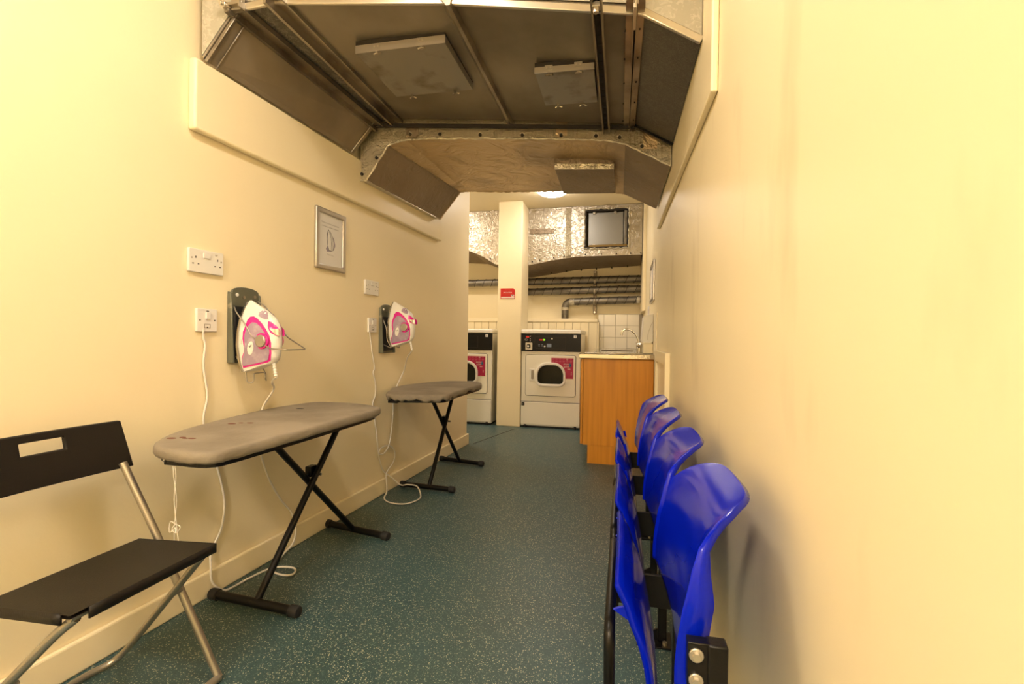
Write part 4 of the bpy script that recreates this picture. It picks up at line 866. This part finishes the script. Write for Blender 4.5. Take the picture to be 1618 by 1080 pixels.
# ---------------------------------------------------------------- ironing boards
def ironing_board(label, outline, zt, xc, footn, footf, crossy, crossz, topn, topf, seed, frill, fx=.193):
    t = thing('ironing_board', label, 'ironing board', (xc, (footn+footf)/2, 0), 0, 'ironing boards')
    Q = lambda name, mb, m, parent=t, **k: obj(name, mb, m, parent, world=True, **k)
    # padded cover: rounded slab following the outline
    ol = [Vector((x, y, 0)) for x, y in smooth_path([(x, y, 0) for x, y in outline], 5, closed=True) for _ in (0,)] if False else [Vector((p.x, p.y, 0)) for p in smooth_path([(x, y, 0) for x, y in outline], 5, closed=True)]
    cen = sum(ol, Vector())/len(ol); rnd = random.Random(seed); n_ = len(ol)
    rings = [(.90, .000), (.97, .0), (.99, -.003), (1.0, -.011), (1.0, -.024), (.985, -.034), (.93, -.036)]
    ph = [rnd.uniform(-1, 1) for _ in range(n_)]
    mb = MB(); k0 = len(mb.v)
    for (s, dz) in rings:
        for i, p in enumerate(ol):
            wv = ph[i]*frill if dz < -.012 else 0
            mb.v.append((cen.x+(p.x-cen.x)*s, cen.y+(p.y-cen.y)*s+wv*.2, zt+dz+wv))
    for r_ in range(len(rings)-1):
        for i in range(n_): j = (i+1) % n_; mb.f.append((r_*n_+i, r_*n_+j, (r_+1)*n_+j, (r_+1)*n_+i))
    mb.f.append(tuple(range(n_))); mb.f.append(tuple((len(rings)-1)*n_+i for i in range(n_-1, -1, -1)))
    Q('padded_cover', mb, 'cover', smooth=70)
    ins = [(cen.x+(p.x-cen.x)*.93, cen.y+(p.y-cen.y)*.95) for p in ol[::2]]
    Q('board_frame', MB().prism([(x, y, zt-.037) for x, y in ins], [(x, y, zt-.048) for x, y in ins]), 'blackm', smooth=0)
    zb = zt-.049
    # legs: near foot up to the far end, far foot up to the near end
    L1 = Q('leg', MB().cyl((xc+.012, footn, .022), (xc+.012, topf[0], zb if topf[1] is None else topf[1]), .0135, 14), 'blackm')
    L2 = Q('leg', MB().cyl((xc-.016, footf, .022), (xc-.016, topn[0], zb if topn[1] is None else topn[1]), .0135, 14), 'blackm')
    Q('pivot_plate', MB().box(xc-.030, xc-.002, crossy-.025, crossy+.020, crossz-.01, crossz+.035), 'blackm', bevel=.003)
    Q('pivot_bolt', MB().cyl((xc-.03, crossy, crossz), (xc+.032, crossy, crossz), .006, 10), 'chrome')
    for y in (topn[0], topf[0]): Q('leg_bracket', MB().box(xc-.06, xc+.06, y-.012, y+.012, zb-.006, zb), 'blackm', bevel=.002)
    for y, dx, tw in ((footn, .012, .012), (footf, -.016, .035)):
        a = Vector((xc-fx, y+tw, .021)); b_ = Vector((xc+fx, y-tw, .021)); fb = Q('foot_bar', MB().cyl(a, b_, .0165, 18), 'blackm')
        d = (b_-a).normalized()
        for p, s in ((a, -1), (b_, 1)):
            Q('end_cap', MB().tube([p+d*s*(-.03), p+d*s*(-.028), p+d*s*.0, p+d*s*.006, p+d*s*.009], [.0172, .0205, .0205, .018, .010], 18), 'rubber', parent=fb)
    return t, Q
o1 = [(-1.355, 1.150), (-1.385, 1.20), (-1.425, 1.31), (-1.462, 1.50), (-1.485, 1.76), (-1.462, 1.93), (-1.415, 2.02), (-1.25, 2.035), (-1.09, 1.98), (-1.045, 1.90), (-1.045, 1.63), (-1.050, 1.40), (-1.055, 1.25), (-1.060, 1.13), (-1.072, 1.065), (-1.13, 1.045), (-1.24, 1.062), (-1.31, 1.095)]
ib1, Q1 = ironing_board('ironing board with stained grey cover beside the black folding chair', o1, .682, -1.300, 1.474, 2.160, 1.822, .397, (1.530, None), (2.030, None), 3, .0014)
for (x, y, r_) in ((-1.33, 1.17, .010), (-1.31, 1.19, .007), (-1.29, 1.18, .006), (-1.27, 1.185, .008), (-1.35, 1.42, .010), (-1.33, 1.44, .006), (-1.30, 1.45, .008), (-1.36, 1.80, .012)):
    Q1('cover_stain', MB().prism([(x+r_*1.6*math.cos(a), y+r_*math.sin(a), .6822) for a in [2*PI*i/9 for i in range(9)]], [(x+r_*1.6*math.cos(a), y+r_*math.sin(a), .6826) for a in [2*PI*i/9 for i in range(9)]]), 'stain' if y < 1.7 else 'rubber')
for dx in (-.004, .004):
    Q1('drawstring', MB().tube(smooth_path([(-1.245, 1.10, .655), (-1.232+dx, 1.095, .60), (-1.226-dx, 1.092, .53), (-1.222+dx, 1.09, .455), (-1.218+dx*2, 1.09, .40)], 5), .0013, 5), 'cord')
for k in range(3):
    Q1('string_knot', MB().tube(smooth_path([(-1.222, 1.09, .462), (-1.222+.022*math.cos(k*2.2), 1.085, .458+.012*math.sin(k*2)), (-1.222+.014*math.cos(k*2.2+.9), 1.084, .440), (-1.222, 1.09, .452)], 5), .0014, 5), 'cord')
Q1('frayed_end', MB().tube(smooth_path([(-1.27, 1.10, .650), (-1.26, 1.09, .638), (-1.245, 1.095, .645), (-1.235, 1.09, .632)], 4), .004, 6), 'cord')
Q1('front_bracket', MB().box(-1.26, -1.20, 1.085, 1.12, .628, .642), 'blackm', bevel=.002)
sc2 = lambda x, y: (x*1.031, y*1.031)
o2r = [(-1.348, 2.597), (-1.396, 2.72), (-1.397, 2.949), (-1.266, 3.251), (-1.12, 3.31), (-1.015, 3.296), (-.945, 3.16), (-.95, 2.95), (-.958, 2.667), (-.945, 2.50), (-1.00, 2.445), (-1.10, 2.42), (-1.202, 2.403), (-1.30, 2.46)]
o2 = [sc2(*p) for p in o2r]; o2 = [(max(x, XL(y)+.03), y) for x, y in o2]
ib2, Q2 = ironing_board('ironing board with loose rumpled grey cover, the one nearer the dryers', o2, .672, -1.230, 2.898, 3.575, 3.231, .395, (2.96, None), (3.37, None), 9, .010, .188)
Q2('front_bracket', MB().box(-1.31, -1.25, 2.50, 2.54, .618, .632), 'blackm', bevel=.002)

# ---------------------------------------------------------------- folding chair
fc = thing('folding_chair', 'black plastic folding chair with grey steel tube legs by the left wall', 'chair', (-1.2, .9, 0))
QF = lambda name, mb, m, parent=fc, **k: obj(name, mb, m, parent, world=True, **k)
# seat: trapezoid slab, front edge folded down
ya, yb = .695, 1.045
def seatf(u, v):   # u along y, v back->front
    y0 = .735+(1.089-.735)*u; x0 = -1.350; z0 = .408; y1 = .700+(1.040-.700)*u; x1 = -1.035; z1 = .450
    s = 1-(2*v-1)**2
    return Vector((x0+(x1-x0)*v, y0+(y1-y0)*v, z0+(z1-z0)*v-.010*s*(1-(2*u-1)**2)))
NU = NV = 14; mb = MB().grid(seatf, NU, NV)
k = len(mb.v)
bot = [seatf(i/NU, j/NV)-Vector((0, 0, .007)) for i in range(NU+1) for j in range(NV+1)]
mb.add(bot, [(i*(NV+1)+j, i*(NV+1)+j+1, (i+1)*(NV+1)+j+1, (i+1)*(NV+1)+j) for i in range(NU) for j in range(NV)])
seat = QF('seat', mb, 'blackp', smooth=60)
def skirt(pts, h, name='seat_rim', th=.004):
    P_ = [Vector(p) for p in pts]; lo = [p-Vector((0, 0, h)) for p in P_]; m_ = MB()
    m_.add(P_+lo, [(i, i+1, len(P_)+i+1, len(P_)+i) for i in range(len(P_)-1)]); return QF(name, m_, 'blackp', parent=seat, solid=th, smooth=40)
skirt([seatf(u, 1)+Vector((.002, 0, .0)) for u in [i/10 for i in range(1, 11)]], .024)
skirt([seatf(1, v) for v in [i/10 for i in range(11)]], .020)
skirt([seatf(0, v) for v in [i/10 for i in range(10)]], .022)
skirt([seatf(u, 0) for u in [i/10 for i in range(11)]], .016)
# backrest with hand slot, gently curved
bxc = -1.405
def backpt(y, z, d=0):
    y = y+(.014*(1-(z-.608)/.134) if y > 1.05 else 0)
    return (bxc-.03*((z-.61)/.13)+.012*(1-((y-.90)/.19)**2)*-1+d, y, z)
def back():
    mb = MB(); ysl = [.708, .75, .862, .869, .91, .953, .960, 1.04, 1.100]; zs = [.608, .65, .690, .722, .742]
    g = {}
    for s, d in ((0, 0), (1, -.014)):
        for i, y in enumerate(ysl):
            for j, z in enumerate(zs):
                dz = .0; g[(s, i, j)] = len(mb.v); mb.v.append(backpt(y, z+dz, d))
    ni, nj = len(ysl), len(zs)
    hole = lambda i, j: j == 2 and 2 <= i <= 5
    for i in range(ni-1):
        for j in range(nj-1):
            if hole(i, j): continue
            mb.f.append((g[0, i, j], g[0, i+1, j], g[0, i+1, j+1], g[0, i, j+1])); mb.f.append((g[1, i, j], g[1, i, j+1], g[1, i+1, j+1], g[1, i+1, j]))
            for (a, b_), (c, d) in (((i, j), (i+1, j)), ((i+1, j), (i+1, j+1)), ((i+1, j+1), (i, j+1)), ((i, j+1), (i, j))):
                ii, jj = {((i, j), (i+1, j)): (i, j-1), ((i+1, j), (i+1, j+1)): (i+1, j), ((i+1, j+1), (i, j+1)): (i, j+1), ((i, j+1), (i, j)): (i-1, j)}[((a, b_), (c, d))]
                if ii < 0 or jj < 0 or ii >= ni-1 or jj >= nj-1 or hole(ii, jj): mb.f.append((g[0, a, b_], g[0, c, d], g[1, c, d], g[1, a, b_]))
    return mb
QF('backrest', back(), 'blackp', bevel=.003, smooth=40)
# tubes
UP = fillet([(-1.403, 1.082, .625), (-1.305, 1.107, .41), (-1.135, 1.135, .045), (-1.118, 1.137, .012)], .05, 6)
for yy, sgn in ((0, 1), (1, -1)):
    pts = [Vector(p) if sgn == 1 else Vector((p[0], 1.79-p[1], p[2])) for p in UP]
    QF('front_leg', MB().tube(pts, .0102, 12), 'tube', smooth=60)
a, b_ = Vector(UP[-1]), Vector((UP[-1][0], 1.79-UP[-1][1], .012))
QF('front_crossbar', MB().tube([a, a.lerp(b_, .5), b_], .0115, 12), 'tube')
RL = [(-1.055, 1.030, .430), (-1.090, 1.045, .400), (-1.430, 1.122, .055), (-1.470, 1.110, .014), (-1.490, 1.05, .0125), (-1.490, .74, .0125), (-1.470, .68, .014), (-1.430, .668, .055), (-1.090, .715, .400), (-1.055, .725, .430)]
QF('rear_leg_frame', MB().tube(fillet(RL, .045, 6), .0095, 12), 'tube', smooth=60)
QF('under_seat_bar', MB().tube([(-1.056, .712, .434), (-1.056, 1.03, .434)], .008, 10), 'tube')
for y in (1.085, .705): QF('pivot_rivet', MB().cyl((-1.228, y-.005, .262), (-1.228, y+.03, .262), .006, 10), 'tube')

# ---------------------------------------------------------------- row of tip-up seats along the right wall
bs = thing('linked_seating', 'row of four blue plastic tip-up seats on black frames along the right wall', 'seating', (.1, 1.64, 0))
QB = lambda name, mb, m, parent=bs, **k: obj(name, mb, m, parent, world=True, **k)
def back_shell(yc):
    prof = [(.470, .086), (.50, .086), (.535, .089), (.585, .098), (.645, .116), (.69, .136), (.712, .154), (.728, .176), (.738, .198)]   # z, x at the side edges
    hw = .210; sk = -.013*(yc-.975)
    def f(u, v):
        s = 2*u-1; zt = .738-.060*abs(s)**5; zb_ = .470-.012*(1-s*s); zz = zb_+(zt-zb_)*v
        zn = max(zz, .470); x = prof[-1][1]
        for (a, xa), (b_, xb) in zip(prof[:-1], prof[1:]):
            if zn <= b_+1e-9: x = xa+(xb-xa)*max(0, (zn-a)/(b_-a)); break
        x += .018*(1-s*s)*(1-.35*v)-.010*abs(s)**6*v**3
        yy = hw*s*(1-.07*v**4)
        return (x+sk, yc+yy, zz)
    NU_, NV_ = 28, 24; mb = MB().grid(f, NU_, NV_)
    # rim: turn the edge back towards the wall
    rim = [(i, 0) for i in range(0)]
    edge = [f(0, j/NV_) for j in range(NV_+1)]+[f(i/NU_, 1) for i in range(1, NU_+1)]+[f(1, j/NV_) for j in range(NV_-1, -1, -1)]
    E0 = [Vector(p) for p in edge]; cen = Vector((.13, yc, .60)); E1 = []; E2 = []
    for p in E0:
        out = (p-cen); out.x = 0; out = out.normalized(); k_ = max(0, min(1, (.685-p.z)/.09)); E1.append(p+out*.004+Vector((.005, 0, 0))); E2.append(p+out*.001+Vector((.014+.030*k_, 0, -.005*(1-k_))))
    n_ = len(E0); mb.add(E0+E1, [(i, i+1, n_+i+1, n_+i) for i in range(n_-1)]); mb.add(E1+E2, [(i, i+1, n_+i+1, n_+i) for i in range(n_-1)])
    return QB('backrest', mb, 'blue', solid=.003, smooth=60)
def seat_shell(yc):
    # folded up: lip at the top turned to the corridor
    prof = [(.335, .068), (.37, .067), (.41, .063), (.45, .057), (.49, .047), (.53, .031), (.555, .024), (.575, .014), (.588, .008), (.593, .006)]
    hw = .172; sk = -.013*(yc-.975)
    def f(u, v):
        s = 2*u-1; zt = .596-.020*abs(s)**8; zz = .335+(zt-.335)*v; zn = .335+(.593-.335)*v; x = 0
        for (a, xa), (b_, xb) in zip(prof[:-1], prof[1:]):
            if zn <= b_+1e-9: x = xa+(xb-xa)*(zn-a)/(b_-a); break
        x += .010*(1-s*s)*(1-v*.8)+sk
        return (x, yc+hw*s, zz)
    NU_, NV_ = 26, 24; mb = MB().grid(f, NU_, NV_)
    edge = [f(0, j/NV_) for j in range(NV_+1)]+[f(i/NU_, 1) for i in range(1, NU_+1)]+[f(1, j/NV_) for j in range(NV_-1, -1, -1)]
    E0 = [Vector(p) for p in edge]; E1 = []; cen = Vector((.05, yc, .45)); E2 = []
    for p in E0:
        out = (p-cen); out.x = 0; out = out.normalized(); E1.append(p+out*.004+Vector((-.006, 0, .001))); E2.append(p+out*.002+Vector((-.012, 0, -.003)))
    n_ = len(E0); mb.add(E0+E1, [(i, i+1, n_+i+1, n_+i) for i in range(n_-1)]); mb.add(E1+E2, [(i, i+1, n_+i+1, n_+i) for i in range(n_-1)])
    o = QB('seat', mb, 'blue', solid=.003, smooth=60)
    for s in (-1, 1):
        y = yc+s*(hw-.012)
        QB('rib', MB().prism([(-.008, y-.003, .528), (.022, y-.003, .540), (.030, y-.003, .505)], [(-.008, y+.003, .528), (.022, y+.003, .540), (.030, y+.003, .505)]), 'blue', parent=o, smooth=0)
    q = [(-.008, yc-.188, .345), (-.013, yc-.188, .40), (-.014, yc-.186, .505), (-.012, yc+.186, .512), (-.012, yc+.188, .40), (-.008, yc+.188, .345)]
    QB('support_tube', MB().tube(fillet(q, .03, 6), .0095, 12), 'blackm', parent=o, smooth=60)
    return o
YC = [.978, 1.413, 1.848, 2.283]
for yc in YC: back_shell(yc); seat_shell(yc+.032)
for i, y in enumerate((.750, 1.212, 1.645, 2.078, 2.505)):
    zt_ = .556 if i == 0 else .53
    ps = QB('post', MB().box(.129, .157, y-.013, y+.013, .006, zt_), 'blackm', bevel=.003, smooth=40)
    QB('foot_plate', MB().box(.06, .175, y-.045, y+.045, .0, .006), 'blackm', parent=ps, bevel=.001)
    QB('gusset', MB().prism([(.065, y-.003, .006), (.134, y-.003, .006), (.134, y-.003, .045)], [(.065, y+.003, .006), (.134, y+.003, .006), (.134, y+.003, .045)]), 'blackm', parent=ps, smooth=0)
    for x in (.085, .15): QB('floor_bolt', MB().cyl((x, y-.028, .006), (x, y-.028, .016), .008, 6), 'bright', parent=ps)
    QB('arm', MB().box(-.022, .134, y-.004, y+.004, .345, .425), 'blackm', parent=ps, bevel=.002)
    QB('arm_bolt', MB().cyl((-.012, y-.016, .362), (-.012, y+.016, .362), .011, 10), 'blackm', parent=ps)
    QB('back_plate', MB().box(.101, .134, y-.010, y+.010, zt_-.068, zt_-.001), 'blackm', parent=ps, bevel=.0015)
    for z in (zt_-.018, zt_-.055):
        QB('washer', MB().cyl((.113, y-.014, z), (.113, y-.010, z), .0105, 16), 'alu', parent=ps, bevel=.001)
        QB('bolt', MB().cyl((.113, y-.019, z), (.113, y-.013, z), .006, 6), 'bright', parent=ps)
